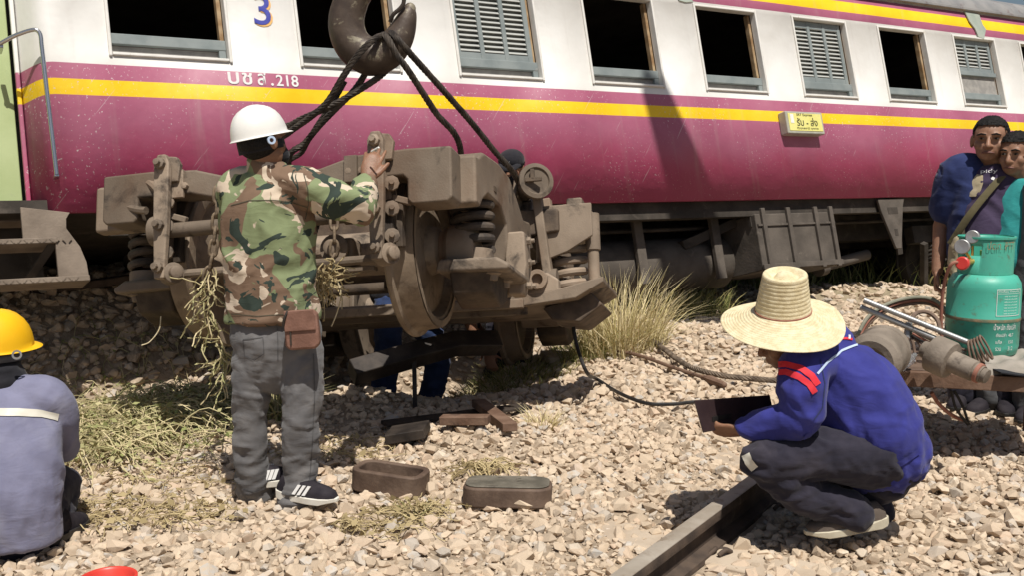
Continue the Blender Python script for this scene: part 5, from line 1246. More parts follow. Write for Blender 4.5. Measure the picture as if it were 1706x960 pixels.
# folder held in the hand
A_, B_, C_, D_ = W(1157, 668, ZS - .05), W(1283, 659, ZS + .16), W(1292, 700, ZS + .16), W(1172, 722, ZS - .05)
fd = empty('document_folder', (A_ + C_) / 2, 'dark brown leatherette folder held open by the squatting worker', 'folder')
nn = (B_ - A_).cross(D_ - A_).normalized(); nn = nn if nn.y < 0 else -nn
mb = MB(); V = [A_, B_, C_, D_]; mb.add(V + [v - nn * .006 for v in V], [(0, 1, 2, 3), (7, 6, 5, 4), (0, 4, 5, 1), (1, 5, 6, 2), (2, 6, 7, 3), (3, 7, 4, 0)]); mb.build('cover', 'black_leather', fd, True, bevel=.003)
mb = MB(); V2 = [v + (v - (A_ + C_) / 2) * -.06 - nn * .0075 for v in V]; mb.add(V2 + [v - nn * .004 for v in V2], [(0, 1, 2, 3), (7, 6, 5, 4), (0, 4, 5, 1), (1, 5, 6, 2), (2, 6, 7, 3), (3, 7, 4, 0)]); mb.build('papers', 'paper', fd, True)
mb = MB(); cn = A_.lerp(D_, .62).lerp(B_.lerp(C_, .62), .28) + nn * .003; mb.box(cn, (.1, .002, .02), frame(Vector((0, 0, 1)), (B_ - A_))); mb.build('pen_slot', 'rubber', fd, True)

# ---- squatting worker in yellow helmet, seen from behind
ZY = 3.8
yb = Vector((W(20, 940, ZY).x, ZY, gz(W(20, 940, ZY).x, ZY)))
ym = empty('person', yb, 'squatting worker in yellow helmet and faded blue-grey work shirt seen from behind', 'person')
hc = W(-8, 590, ZY + .1); fw = Vector((.25, .95, -.12))
b_ = MB(); P, hm = head_mb(b_, hc, fw, (0, -.05, 1), 1.0)
straight(b_, [hc - Vector((0, 0, .05)), W(0, 640, ZY + .06), W(0, 700, ZY + .03)], [.06, .062, .1])
limb(b_, [W(0, 700, ZY + .03), W(0, 800, ZY - .05), W(5, 860, ZY - .05)], [.14, .14, .15], [.1, .1, .11], (1, 0, 0))
yR = [W(82, 668, ZY + .05), W(106, 745, ZY + .2), W(70, 770, ZY + .42)]; yL = [W(-92, 668, ZY + .05), W(-110, 745, ZY + .2), W(-60, 770, ZY + .42)]
for q in (yR, yL): straight(b_, q, [.045, .04, .03])
hand_mb(b_, yR[2], (-.3, .9, -.1), (0, 0, -1), -1); hand_mb(b_, yL[2], (.3, .9, -.1), (0, 0, -1), 1)
kR, aR, kL, aL = W(100, 808, ZY + .32), W(84, 915, ZY + .05), W(-80, 808, ZY + .32), W(-65, 915, ZY + .05)
for k_, a_, hx in ((kR, aR, 45), (kL, aL, -45)): straight(b_, [W(hx, 862, ZY - .04), k_, a_], [.08, .06, .04])
soft('body', b_, .008, 'skin', ym, 3)
b_ = MB()
limb(b_, [W(2, 640, ZY + .06), W(2, 668, ZY + .05), W(2, 730, ZY + .0), W(4, 810, ZY - .06), W(8, 895, ZY - .05)], [.11, .2, .222, .222, .212], [.08, .115, .14, .16, .15], (1, 0, 0), 26, True)
limb(b_, [W(40, 660, ZY + .05), yR[0], W(100, 712, ZY + .12), yR[1]], [.08, .08, .068, .058]); limb(b_, [W(-40, 660, ZY + .05), yL[0], yL[1]], [.08, .08, .06])
ys = soft('work_shirt', b_, .009, 'faded_blue', ym, 5, [dict(amp=.007, sc=(3, 3, 5), seed=12), dict(amp=.003, sc=(14, 14, 6), seed=4, mask=lambda co: np.clip((.45 - co[:, 2]) / .2, 0, 1))])
b_ = MB(); limb(b_, [W(8, 850, ZY - .03), W(8, 892, ZY - .02)], [.19, .17], [.13, .12], (1, 0, 0), 20)
for k_, a_, hx in ((kR, aR, 45), (kL, aL, -45)): limb(b_, [W(hx, 866, ZY - .03), W(hx * 1.6, 838, ZY + .15), k_], [.11, .098, .082]); limb(b_, [k_, k_.lerp(a_, .5), a_], [.08, .075, .06])
soft('trousers', b_, .009, 'navy', ym, 4, [dict(amp=.005, sc=(9, 9, 18), seed=2)])
b_ = MB(); limb(b_, [yR[1].lerp(yR[0], .12), yR[1].lerp(yR[2], .5), yR[2]], [.048, .042, .036]); soft('sleeve_cover', b_, .009, 'dark_cloth', ym, 3)
for ax, sx in ((aR, 1), (aL, -1)): shoe(ym, Vector((ax.x, ax.y - .06, yb.z + .02)), Vector((ax.x + sx * .04, ax.y + .22, yb.z + .01)), (0, 0, 1), 'shoe_black', 'rubber', .052, .12)
b_ = MB(); b_.ball(hc + hm @ Vector((0, -.005, -.01)), (.088, .104, .112), hm, 20, 14); limb(b_, [hc - Vector((0, 0, .06)), W(2, 642, ZY + .06)], [.08, .1], None, (1, 0, 0)); soft('balaclava', b_, .008, 'dark_cloth', ym, 3, [dict(amp=.004, sc=(6, 6, 30), seed=3)])
hl, hm2 = helmet(ym, W(-8, 576, ZY + .1), (.05, -.02, 1), (.55, .83, -.12), 'yellow_helmet', 1.06)
mb = MB(); cc = W(-6, 586, ZY + .1); w_ = .014
ring = [cc + hm2 @ Vector((.103 * math.sin(a), .125 * math.cos(a), -.012)) for a in np.linspace(0, 2 * math.pi, 41)[:-1]]; mb.v = [p + hm2 @ Vector((0, 0, z_)) for z_ in (-w_, w_) for p in ring]; mb.f = [(i, (i + 1) % 40, 40 + (i + 1) % 40, 40 + i) for i in range(40)]
o = mb.build('helmet_band', 'grey_cloth', hl, True, smooth=60); so = o.modifiers.new('t', 'SOLIDIFY'); so.thickness = .006
MB().lathe([(.011, -.003), (.018, -.003), (.018, .005), (.011, .005)], W(28, 592, ZY - .02), (.45, -.9, .1), 16, True).build('helmet_knob', 'pipe', hl, True)
ribbon('reflective_strip', 'strip_cream', ys, world_bvh(ys), [(-70, 690), (-20, 688), (30, 688), (70, 690), (97, 696)], .028)

# ---- onlookers beside the gas cylinder
def onlooker(base_px, Yd, headpx, fwd, label, skin, garment, tmat, hscale=1.0, bulk=1.0, arm=None, armL=None, short=True, wide=1.0, hairlow=.05):
    hx, hy = headpx; hc = W(hx, hy, Yd); g = gz(hc.x, Yd); top = hc.z
    e = empty('person', Vector((hc.x + .02, Yd, g)), label, 'person')
    fwd = Vector(fwd).normalized(); rt = Vector((fwd.y, -fwd.x, 0)).normalized(); lt = tuple(rt)
    h = top + .11 - g; nz = top - .15; sz = nz - .06; pz = g + h * .5
    c = Vector((hc.x, Yd, 0)) + fwd * -.02 + Vector((base_px, 0, 0))
    def V(x, f, z): return c + rt * x + fwd * f + Vector((0, 0, z))
    b_ = MB(); P, hm = head_mb(b_, hc, fwd, (0, 0, 1), hscale, wide)
    straight(b_, [hc - Vector((0, 0, .05)), V(0, -.02, nz), V(0, 0, sz - .1)], [.062 * bulk, .068 * bulk, .1])
    limb(b_, [V(0, 0, sz - .05), V(0, .02, sz - .3), V(0, 0, pz)], [.14 * bulk, .13 * bulk, .14 * bulk], [.09 * bulk, .11 * bulk, .1 * bulk], lt)
    A = {}
    for s_, spec in ((1, arm), (-1, armL)):
        sh = V(s_ * .185 * bulk, 0, sz)
        el = V(s_ * (.25 * bulk), -.03, sz - .3); wr = V(s_ * .25 * bulk, .06, sz - .55)
        if spec: el, wr = spec
        A[s_] = (sh, el, wr); straight(b_, [sh, el, wr], [.05 * bulk, .045 * bulk, .032])
        hand_mb(b_, wr, (wr - el).normalized() + Vector((0, 0, -.3)), -rt * s_, s_, 1.0, (.4, .4, .42, .45), (.5, .3))
    L = {}
    for s_ in (1, -1):
        hp, kn, an = V(s_ * .09, 0, pz - .05), V(s_ * .1, .03, g + .5), V(s_ * .11, 0, g + .09); L[s_] = (hp, kn, an); straight(b_, [hp, kn, an], [.08, .06, .045])
    soft('body', b_, .0065, skin, e, 3); face_bits(e, P, hm, hscale); hair_cap(e, P, hm, hscale * 1.02, hairlow, -.06, 3.0 + hx)
    b_ = MB()
    limb(b_, [V(0, -.01, nz - .005), V(0, 0, sz + .0), V(0, .02, sz - .17), V(0, .035, sz - .36), V(0, .01, pz - .03)], [.085 * bulk, .175 * bulk, .19 * bulk, .19 * bulk, .18 * bulk], [.07 * bulk, .105 * bulk, .135 * bulk, .16 * bulk, .14 * bulk], lt, 24, True)
    for s_ in (1, -1):
        sh, el, wr = A[s_]; straight(b_, [V(s_ * .09, 0, sz - .02), sh, el.lerp(sh, .35 if short else 0)] + ([] if short else [wr]), [.08 * bulk, .085 * bulk, .073 * bulk] + ([] if short else [.05]))
    sh_o = soft('shirt', b_, .0095, garment, e, 5, [dict(amp=.005, sc=(6, 6, 10), seed=hx * .1)])
    b_ = MB(); limb(b_, [V(0, 0, pz + .02), V(0, 0, pz - .1)], [.175 * bulk, .17 * bulk], [.125 * bulk, .12 * bulk], lt, 20)
    for s_ in (1, -1):
        hp, kn, an = L[s_]; limb(b_, [hp, hp.lerp(kn, .5), kn, an], [.105 * bulk, .098 * bulk, .082, .085])
    soft('trousers', b_, .01, tmat, e, 4, [dict(amp=.005, sc=(8, 8, 16), seed=hx * .2)])
    for s_ in (1, -1): shoe(e, V(s_ * .11, -.07, g + .01), V(s_ * .14, .2, g + .01), (0, 0, 1), 'shoe_black', 'rubber', .05, .085)
    return e, sh_o, V, sz, P, hm, rt, fwd
ZB = 5.85
bigm, bsh, V, sz, P, hm, rt, fw = onlooker(.045, ZB, (1650, 232), (-.5, -.86, 0), 'heavy-set man in dark purple printed T-shirt and open navy overshirt with sling bag', 'skin_light', 'purple_shirt', 'navy', 1.09, 1.12, None, None, True, 1.12, .066)
b_ = MB()
sh = V(-.21, .0, sz); 
# open overshirt: half shell over the man's right shoulder and arm (viewer's left)
rsh, rel, rwr = V(.185 * 1.12, 0, sz), V(.25 * 1.12, -.03, sz - .3), V(.25 * 1.12, .06, sz - .55)
limb(b_, [V(.10, -.035, sz + .04), rsh + Vector((0, 0, .01)), rsh.lerp(rel, .6)], [.09, .113, .104])
limb(b_, [V(.13, -.03, sz), V(.14, -.02, sz - .2), V(.14, -.02, sz - .45)], [.1, .104, .102], [.14, .17, .172], tuple(rt), 20)
limb(b_, [V(.05, -.06, sz + .08), V(-.1, -.08, sz + .04)], [.05, .06])
ov = soft('overshirt', b_, .0095, 'navy_shirt', bigm, 4, [dict(amp=.005, sc=(7, 7, 12), seed=4)])
bvb = world_bvh(bsh)
print_text('shirt_print', 'pidy', 'letter_white', bsh, bvb, 1634, 290, 1662, 289, 8)
print_blob('shirt_print', 'beige_bag', bsh, bvb, [(1618, 300), (1628, 290), (1638, 292), (1638, 305), (1634, 318), (1626, 327), (1615, 327), (1613, 316)])
for k, (x_, y_) in enumerate(((1654, 297), (1651, 308), (1648, 320), (1643, 328))): print_blob('shirt_print', 'letter_white', bsh, bvb, [(x_ - 3, y_), (x_, y_ - 3), (x_ + 4, y_ - 1), (x_ + 2, y_ + 3), (x_ - 2, y_ + 2)])
MB().sweep(spline([V(-.12, -.05, sz + .1), V(-.02, .14, sz - .02), V(.1, .22, sz - .2), V(.2, .2, sz - .38)], 6), .02, 8, lat=tuple(rt), ry=.006).build('bag_strap', 'olive_strap', bigm, True)
b_ = MB(); limb(b_, [V(.15, .17, sz - .28), V(.165, .18, sz - .42), V(.15, .18, sz - .58)], [.02, .04, .042], [.03, .045, .04], tuple(rt)); soft('sling_bag', b_, .009, 'beige_bag', bigm, 3, [dict(amp=.008, sc=(10, 10, 14), seed=2)])
ZG = 5.75
gm, gsh, V, sz, P, hm, rt, fw = onlooker(.04, ZG, (1692, 256), (-.72, -.69, -.06), 'man in teal polo shirt looking down beside the heavy-set man', 'skin_light', 'teal', 'grey_cloth', 1.04, 1.06, None, None, True, 1.0, .06)
MB().sweep(spline([P(-.086, -.03, .02), P(-.09, .0, .022), P(-.075, .06, .024)], 4), .005, 8).build('spectacle_arm', 'pipe', gm, True)
ZT = 5.75
onlooker(.03, ZT, (1752, 250), (-.6, .8, 0), 'person in grey uniform and dark trousers standing at the cart beyond the gas cylinder', 'skin', 'grey_cloth', 'navy', 1.0, 1.05, None, None, False)

# ---- worker in black cap behind the bogie, and one in blue jeans bending behind it
e, o_, V, sz, P, hm, rt, fw = onlooker(-.02, 8.0, (852, 279), (-.25, -.95, -.2), 'worker in black cap and dark clothes standing behind the lifted bogie', 'skin', 'dark_cloth', 'navy', 1.12, .92, None, None, False)
b_ = MB(); b_.ball(P(0, -.01, .05), (.104, .122, .088), hm, 20, 12); cap = soft('cap', b_, .007, 'dark_cloth', e, 2)
mb = MB(); mb.sweep([P(-.07, .075, .035), P(-.04, .15, .02), P(.04, .15, .02), P(.07, .075, .035)], [.012, .02, .02, .012], 10, round_=True, lat=tuple(hm @ Vector((0, .3, 1))), ry=[.03, .04, .04, .03]); me_ = remesh(mb, .007, 2); me_.transform(MW[e.name].inverted()); me_.shade_smooth(); link('cap_peak', me_, 'dark_cloth', cap)
b_ = MB(); b_.ball(P(0, .055, -.055), (.062, .06, .06), hm, 18, 12); soft('face_mask', b_, .007, 'dark_cloth', e, 2)
text_me, tw, th = text_mesh('NIX', .03, .001)
tm_ = Matrix.Translation(P(-.028, .105, .055)) @ (hm.to_4x4()) @ Matrix.Rotation(R(78), 4, 'X')
text_me.transform(Matrix.Rotation(0, 4, 'Z')); text_me.transform(MW[e.name].inverted() @ Matrix.Translation(P(.028, .1, .045)) @ Matrix((hm.col[0] * -1, hm.col[2], hm.col[1])).transposed().to_4x4()); link('cap_lettering', text_me, 'letter_white', cap)
ZJ = 7.2
jb = Vector((W(680, 690, ZJ).x, ZJ, gz(W(680, 690, ZJ).x, ZJ)))
jm = empty('person', jb, 'worker in blue jeans bending down behind the bogie, only legs showing below it', 'person')
fA, fB = Vector((W(640, 690, ZJ).x, ZJ - .1, jb.z)), Vector((W(716, 690, ZJ).x, ZJ + .05, jb.z)); hp = (fA + fB) / 2 + Vector((-.12, .12, .82)); shd = hp + Vector((.5, -.06, .02))
b_ = MB(); hcj = shd + Vector((.2, -.02, -.02)); P, hm = head_mb(b_, hcj, (.7, -.2, -.7), (.7, 0, .7)); straight(b_, [hcj, shd, hp], [.06, .1, .12])
for f in (fA, fB): straight(b_, [hp, f + Vector((.05, -.05, .45)), f + Vector((0, 0, .08))], [.08, .06, .045])
for s_ in (-.12, .12): straight(b_, [shd + Vector((0, s_, 0)), shd + Vector((.1, s_ * 1.3, -.25)), shd + Vector((.2, s_, -.42))], [.05, .04, .03]); hand_mb(b_, shd + Vector((.2, s_, -.42)), (.3, 0, -.9), (0, -s_, 0), 1)
soft('body', b_, .009, 'skin', jm, 3)
b_ = MB(); limb(b_, [hp, hp.lerp(shd, .5), shd], [.15, .15, .17], [.12, .12, .12], (0, 1, 0), 18); soft('shirt', b_, .011, 'dark_cloth', jm, 4)
b_ = MB()
for f in (fA, fB): limb(b_, [hp, f + Vector((.05, -.05, .47)), f + Vector((0, 0, .05))], [.12, .09, .085])
soft('jeans', b_, .01, 'jeans_blue', jm, 4, [dict(amp=.006, sc=(9, 9, 18), seed=5)])
for f in (fA, fB): shoe(jm, f + Vector((-.06, .05, .01)), f + Vector((.12, -.16, .01)), (0, 0, 1), 'shoe_grey', 'sole_cream', .05, .085)
b_ = MB(); b_.ball(hcj + hm @ Vector((0, -.03, .02)), (.082, .095, .085), hm, 20, 12); soft('hair', b_, .009, 'hair', jm, 1)
# ---------------------------------------------------------------- trolley with gas cylinder, jacks, hoses
DK = .475
cart = empty('work_trolley', Vector((2.6, 5.2, gz(2.6, 5.2))), 'low rusty steel trolley frame loaded with jacks, hoses and a gas cylinder', 'trolley')
def CB(mb, name, mat='rust', bevel=.005, parent=None): return mb.build(name, mat, parent or cart, True, bevel=bevel)
f0, f1 = W(1488, 633, 4.95), W(1790, 646, 4.75); dv_ = (f1 - f0).normalized(); dp_ = Vector((-dv_.y, dv_.x, 0)).normalized()
f0.z = f1.z = DK - .045
CB(MB().bar(f0, f1, .05, .075, (0, 1, 0)), 'front_beam'); r0, r1 = f0 + dp_ * .62, f1 + dp_ * .62
CB(MB().bar(r0, r1, .05, .075, (0, 1, 0)), 'rear_beam')
for t in (.02, .5, .97): CB(MB().bar(f0.lerp(f1, t), r0.lerp(r1, t), .05, .05), 'cross_member')
CB(MB().box((f0 + r1) / 2 + Vector((0, 0, .040)), ((f1 - f0).length, .6, .008), frame(Vector((0, 0, 1)), dv_)), 'deck_plate', 'block_brown')
for t, b_ in ((.035, f0), (.95, f0), (.035, r0), (.95, r0)):
    q = b_ + (f1 - f0) * t; g = gz(q.x, q.y); CB(MB().bar(Vector((q.x, q.y, g - .02)), q + Vector((0, 0, -.03)), .05, .05), 'leg')
TOP = DK + .0
def dk(x, y, lift=0.0):   # point on the deck seen at a pixel
    d = ray(x, y); t = (TOP + lift - CAM_H) / d.z; return EYE + d * t
# gas cylinder
gp = Vector((W(1633, 590, 5.25).x, 5.25, TOP + .0)); rr = .178
gc = empty('gas_cylinder', gp, 'chipped green cooking-gas cylinder with slotted collar standing on the trolley', 'gas cylinder')
prof = [(.001, .02), (rr * .8, .02), (rr * .95, .035), (rr, .075), (rr, .205), (rr * 1.012, .208), (rr * 1.012, .22), (rr, .223), (rr, .36), (rr * .97, .4), (rr * .86, .435), (rr * .62, .452), (.001, .46)]
MB().lathe(prof, gp, (0, 0, 1), 64).build('tank', 'cyl_green', gc, True, smooth=50)
MB().lathe([(rr * 1.014, .206), (rr * 1.018, .21), (rr * 1.018, .218), (rr * 1.014, .222)], gp, (0, 0, 1), 64, True).build('weld_seam', 'cyl_rust', gc, True)
MB().lathe([(rr * .74, 0), (rr * .8, 0), (rr * .8, .035), (rr * .74, .035)], gp, (0, 0, 1), 48, True).build('foot_ring', 'cyl_green', gc, True)
# collar with a hand slot on the left front
mb = MB(); rc = rr * .745; n = 96; lv = [.43, .45, .54, .59, .615, .63]; V = []
slot = lambda a, k: (R(196) < a < R(238)) and k == 2
for z_ in lv:
    for j in range(n):
        a = 2 * math.pi * j / n; V.append(gp + Vector((rc * math.cos(a), rc * math.sin(a), z_)))
Fc = []
for k in range(len(lv) - 1):
    for j in range(n):
        if slot(2 * math.pi * (j + .5) / n, k): continue
        a, b = k * n + j, k * n + (j + 1) % n; Fc.append((a, b, b + n, a + n))
o = mb.add(V, Fc).build('collar', 'cyl_green', gc, True, smooth=50); so = o.modifiers.new('t', 'SOLIDIFY'); so.thickness = .008; so.offset = -1
MB().lathe([(rc - .004, .625), (rc + .006, .625), (rc + .007, .635), (rc - .004, .636)], gp, (0, 0, 1), 64, True).build('collar_rim', 'cyl_green', o, True)
v_ = MB().lathe([(.001, .45), (.028, .45), (.03, .48), (.018, .49), (.018, .53), (.03, .535), (.03, .56), (.001, .565)], gp, (0, 0, 1), 16).build('valve', 'brass', gc, True)
g0 = gp + Vector((-.03, -.03, .52)); g1 = gp + Vector((-.165, -.12, .505))
MB().tube(g0, g1, .014, n=12).build('regulator_stem', 'brass', v_, True)
MB().lathe([(.001, 0), (.03, 0), (.034, .01), (.034, .03), (.028, .036), (.001, .036)], g1 - Vector((.0, .0, 0)), (-.6, -.75, .1), 18).build('regulator_knob', 'red_plastic', v_, True)
for dx, dz, r_ in ((-.155, .585, .038), (-.105, .635, .034)):
    c_ = gp + Vector((dx, -.07, dz)); gg = MB().lathe([(.001, -.015), (r_, -.015), (r_, .012), (r_ - .004, .016), (.001, .013)], c_, (-.55, -.82, .1), 24).build('pressure_gauge', 'pipe', v_, True)
    MB().tube(c_, gp + Vector((-.1, -.07, .51)), .007, n=8).build('gauge_stem', 'brass', v_, True)
def cyl_text(name, s_, mat, a0, z0, w, h, r_):
    me, tw, th = text_mesh(s_, .1, 0); co = getco(me); out = []
    for c in co:
        a = a0 + (c[0] / tw) * w / r_; out.append((r_ * math.sin(a), -r_ * math.cos(a), z0 + c[1] / th * h))
    me.vertices.foreach_set('co', np.array(out).ravel()); me.update(); return link(name, me, mat, gc)
va = math.atan2(gp.x, gp.y)      # angle that faces the camera
fa = lambda deg: -va + R(deg)
cyl_text('collar_lettering', 'ปตท. PTT', 'cyl_rust', fa(2), .575, .15, .042, rc + .0085)
cyl_text('lettering', 'น้ำหนัก ถังเปล่า', 'letter_white', fa(18), .17, .13, .032, rr + .002)
for k, s_ in enumerate(('ถังเปล่า  48.7', 'แก๊ส      15.0', 'รวม       31.2')): cyl_text('lettering', s_, 'letter_white', fa(22), .135 - .035 * k, .1, .02, rr + .002)
def cyl_strip(a0, a1, z0, z1):
    mb = MB(); A_ = np.linspace(a0, a1, 10)
    for a in A_:
        for z_ in (z0, z1): mb.v.append(gp + Vector(((rr + .002) * math.sin(a), -(rr + .002) * math.cos(a), z_)))
    for i in range(9): mb.f.append((2 * i, 2 * i + 2, 2 * i + 3, 2 * i + 1))
    mb.build('label_line', 'letter_white', gc, True)
cyl_strip(fa(20), fa(68), .372, .375); cyl_strip(fa(20), fa(68), .24, .243); cyl_strip(fa(20), fa(20.8), .24, .375); cyl_strip(fa(67), fa(68), .24, .375); cyl_strip(fa(20), fa(68), .352, .3535)
cyl_text('lettering', 'คำเตือน ก๊าซหุงต้ม', 'letter_white', fa(22), .357, .13, .013, rr + .0022)
for k in range(7): cyl_text('lettering', 'วิธีใช้ ปิดวาล์วทุกครั้ง', 'letter_white', fa(32), .335 - .0145 * k, .085, .0085, rr + .0022)
# fat jack lying on its side
ja = Vector((.55, .8, .1)).normalized(); jc = dk(1452, 604, .115)
jk_ = empty('hydraulic_jack', jc, 'fat dusty hydraulic jack body with dished end lying on the trolley', 'jack')
MB().lathe([(.001, .02), (.05, .015), (.07, -.01), (.1, -.012), (.122, .01), (.125, .05), (.118, .06), (.118, .17), (.124, .175), (.124, .2), (.118, .205), (.11, .25), (.06, .265), (.05, .3), (.001, .305)], jc, ja, 40).build('cylinder_body', 'jack', jk_, True, smooth=40)
# flanged ram pointing out over the beam
ra = Vector((.52, -.62, -.22)).normalized(); rcn = dk(1570, 596, .10)
rm_ = empty('flanged_ram', rcn, 'dusty flanged steel ram with red-ringed tip jutting over the trolley beam', 'jack ram')
MB().lathe([(.001, -.1), (.04, -.1), (.045, -.06), (.088, -.05), (.09, -.04), (.09, .035), (.085, .045), (.052, .05), (.05, .16), (.042, .165), (.04, .2), (.001, .2)], rcn, ra, 36).build('ram', 'jack', rm_, True, smooth=40)
MB().lathe([(.041, .172), (.047, .174), (.047, .19), (.041, .192)], rcn, ra, 30, True).build('red_ring', 'hose_red', rm_, True)
MB().lathe([(.001, .2), (.034, .2), (.034, .222), (.015, .225), (.001, .225)], rcn, ra, 12).build('ram_tip', 'jack', rm_, True)
# pipes
a, b = W(1433, 512, 5.2), W(1606, 582, 5.02)
for k, off in enumerate((Vector((0, 0, 0)), Vector((.01, -.02, .038)))):
    tag(MB().tube(a + off, b + off + Vector((.02 * k, 0, -.01)), .0145, n=14).build('steel_pipe', 'pipe'), ('galvanised pipe lying across the jack' if k == 0 else 'galvanised pipe with wire loop lying on top of the other pipe'), 'pipe', 'pipes on the trolley')
# hoses
def hose(label, pts, r_, mat): tag(MB().sweep(spline(pts, 8), r_, 8).build('hose', mat), label, 'hose', 'hoses on the trolley')
for k, (mat, o_) in enumerate((('hose_grey', 0), ('hose_red', .017), ('hose_brown', .034))):
    oz = Vector((o_ * .5, .01 * k, -o_))
    hose(('outer grey-green hose', 'middle faded red hose', 'inner brown hose')[k] + ' arching from the jack to the gas cylinder', [W(1428, 560, 5.25) + oz, W(1450, 525, 5.3) + oz, W(1490, 503, 5.35) + oz, W(1535, 496, 5.36) + oz, W(1565, 506, 5.34) + oz, W(1578, 530, 5.3) + oz, W(1570, 580, 5.25) + oz], .0095, mat)
hose('brown hose rising beside the gas cylinder to its regulator', [dk(1572, 592, .02), W(1568, 540, 5.2), W(1572, 480, 5.18), W(1585, 440, 5.12), g1], .009, 'hose_red')
hose('small looped brown hose above the flanged ram', [W(1512, 545, 5.15), W(1525, 524, 5.2), W(1545, 521, 5.2), W(1562, 535, 5.18), W(1566, 556, 5.12)], .011, 'hose_brown')
for k in range(4): hose(('thin brown hose', 'thin dusty hose', 'thin rusty hose', 'thin dark hose')[k] + ' running slantwise under the pipes', [W(1520, 548 + 4 * k, 5.1), W(1550, 562 + 5 * k, 5.08), W(1580, 575 + 5 * k, 5.05), W(1610, 585 + 5 * k, 4.98)], .006, ('hose_brown', 'hose_grey', 'hose_red', 'rubber')[k])
cc = W(1630, 588, 4.93)
for k in range(5):
    m_ = frame((.75, -.6, .25 + .08 * k), (0, 0, 1)); hose(('tight', 'slack', 'bent', 'small', 'loose')[k] + ' brown coil of cord by the foot of the gas cylinder', [cc + Vector((.006 * k - .01, 0, .004 * k)) + m_ @ Vector((.062 * math.cos(t), .03 * math.sin(t), .012 * (k - 2))) for t in np.linspace(0, 6.28, 11)], .0055, 'hose_brown')
hose('red and grey hose drooping from under the trolley beam', [W(1552, 655, 4.95), W(1566, 676, 4.97), W(1590, 695, 5.0), W(1612, 702, 5.05)], .01, 'hose_red')
hose('pair of black cables drooping from under the trolley beam, front one', [W(1585, 652, 4.95), W(1592, 680, 4.95), W(1606, 700, 4.97), W(1612, 708, 5.0)], .007, 'rubber')
hose('pair of black cables drooping from under the trolley beam, rear one', [W(1590, 652, 4.98), W(1604, 678, 4.98), W(1614, 708, 5.0)], .007, 'rubber')
# four-legged grey manifold and crumpled bottle
mc = dk(1516, 606, .0); mf = empty('hose_manifold', mc, 'grey metal manifold with four bent outlets standing before the jack', 'manifold')
MB().tube(mc + Vector((.0, .05, .12)), mc + Vector((.01, .06, .2)), .022, .016, 12).build('neck', 'pipe', mf, True)
for k in range(4):
    x_ = -.05 + .035 * k; MB().sweep(spline([mc + Vector((.005, .05, .14)), mc + Vector((x_ * .9, .02, .1)), mc + Vector((x_ * 1.2, .0, .03)), mc + Vector((x_ * 1.25, 0, .0))], 5), .008, 8).build('outlet', 'hose_brown', mf, True)
pb = dk(1498, 612, .03); mb = MB(); mb.lathe([(.001, 0), (.026, 0), (.03, .012), (.027, .03), (.031, .05), (.028, .07), (.03, .09), (.014, .115), (.012, .135), (.001, .135)], pb, (.7, .5, .3), 16); tag(mb.build('plastic_bottle', 'bottle', smooth=30), 'crumpled clear plastic bottle at the edge of the trolley', 'bottle')
# grey canvas bundle hanging over the beam
b_ = MB()
cv = empty('canvas_sheet', dk(1690, 612), 'grey canvas sheet bunched on the trolley beside the gas cylinder', 'canvas')
nu, nv_ = 26, 16; mb = MB()
for i in range(nu):
    for j in range(nv_):
        u, v = i / (nu - 1), j / (nv_ - 1); q = dk(1640 + 130 * u, 624 - 26 * v)
        fold = .014 * math.sin(u * 19 + v * 5) * (.4 + u) + .01 * math.sin(v * 11 - u * 7)
        q.z += .018 + fold + .30 * max(0, u - .32) ** 1.6 * math.sin(math.pi * min(1, .12 + v * .95)) ** .8 + .03 * (1 - u) * v
        if v == 0: q.z -= .03
        mb.v.append(q)
for i in range(nu - 1):
    for j in range(nv_ - 1): a_ = i * nv_ + j; mb.f.append((a_, a_ + nv_, a_ + nv_ + 1, a_ + 1))
o = mb.build('sheet', 'canvas', cv, True, smooth=180); so = o.modifiers.new('t', 'SOLIDIFY'); so.thickness = .004; sd_ = o.modifiers.new('s', 'SUBSURF'); sd_.levels = 1; sd_.render_levels = 1
o = MB().box(dk(1680, 622, -.0) + Vector((.02, -.02, .004)), (.2, .14, .006), Matrix.Rotation(R(8), 3, 'Y')).build('black_flap', 'dark_cloth', cv, True)

# ---------------------------------------------------------------- grass, vines and litter
def blades(name, X, Y, H, lean, width, mat, tone=None, az=None, z=None, parent=None, curl=.5):
    n = len(X); Z = ground_z(X, Y) - .01 if z is None else z; az = rng.uniform(0, 6.283, n) if az is None else az
    tone = rng.random(n) if tone is None else tone; side = np.stack([-np.sin(az), np.cos(az), np.zeros(n)], 1); d = np.stack([np.cos(az), np.sin(az), np.zeros(n)], 1)
    # face the strip at random
    fa_ = rng.uniform(0, 6.283, n); side = np.stack([np.cos(fa_), np.sin(fa_), np.zeros(n)], 1)
    P0 = np.stack([X, Y, Z], 1); pts = []
    for t, wf in ((0, 1), (.35, .9), (.7, .6), (1, .08)):
        c = P0 + d * (lean * H * (t ** 1.7))[:, None] + np.array([0, 0, 1]) * (H * (t - curl * lean * .5 * t ** 2.5))[:, None]
        pts += [c - side * (width * wf / 2)[:, None], c + side * (width * wf / 2)[:, None]]
    V = np.stack(pts, 1).reshape(-1, 3); b0 = (np.arange(n) * 8)[:, None, None]
    Fc = (np.array([[0, 1, 3, 2], [2, 3, 5, 4], [4, 5, 7, 6]])[None] + b0).reshape(-1, 4)
    me = bpy.data.meshes.new(name); me.from_pydata(V.tolist(), [], Fc.tolist()); me.update()
    at = me.attributes.new('tone', 'FLOAT', 'POINT'); at.data.foreach_set('value', np.repeat(tone, 8).astype(np.float32))
    return link(name, me, mat, parent)
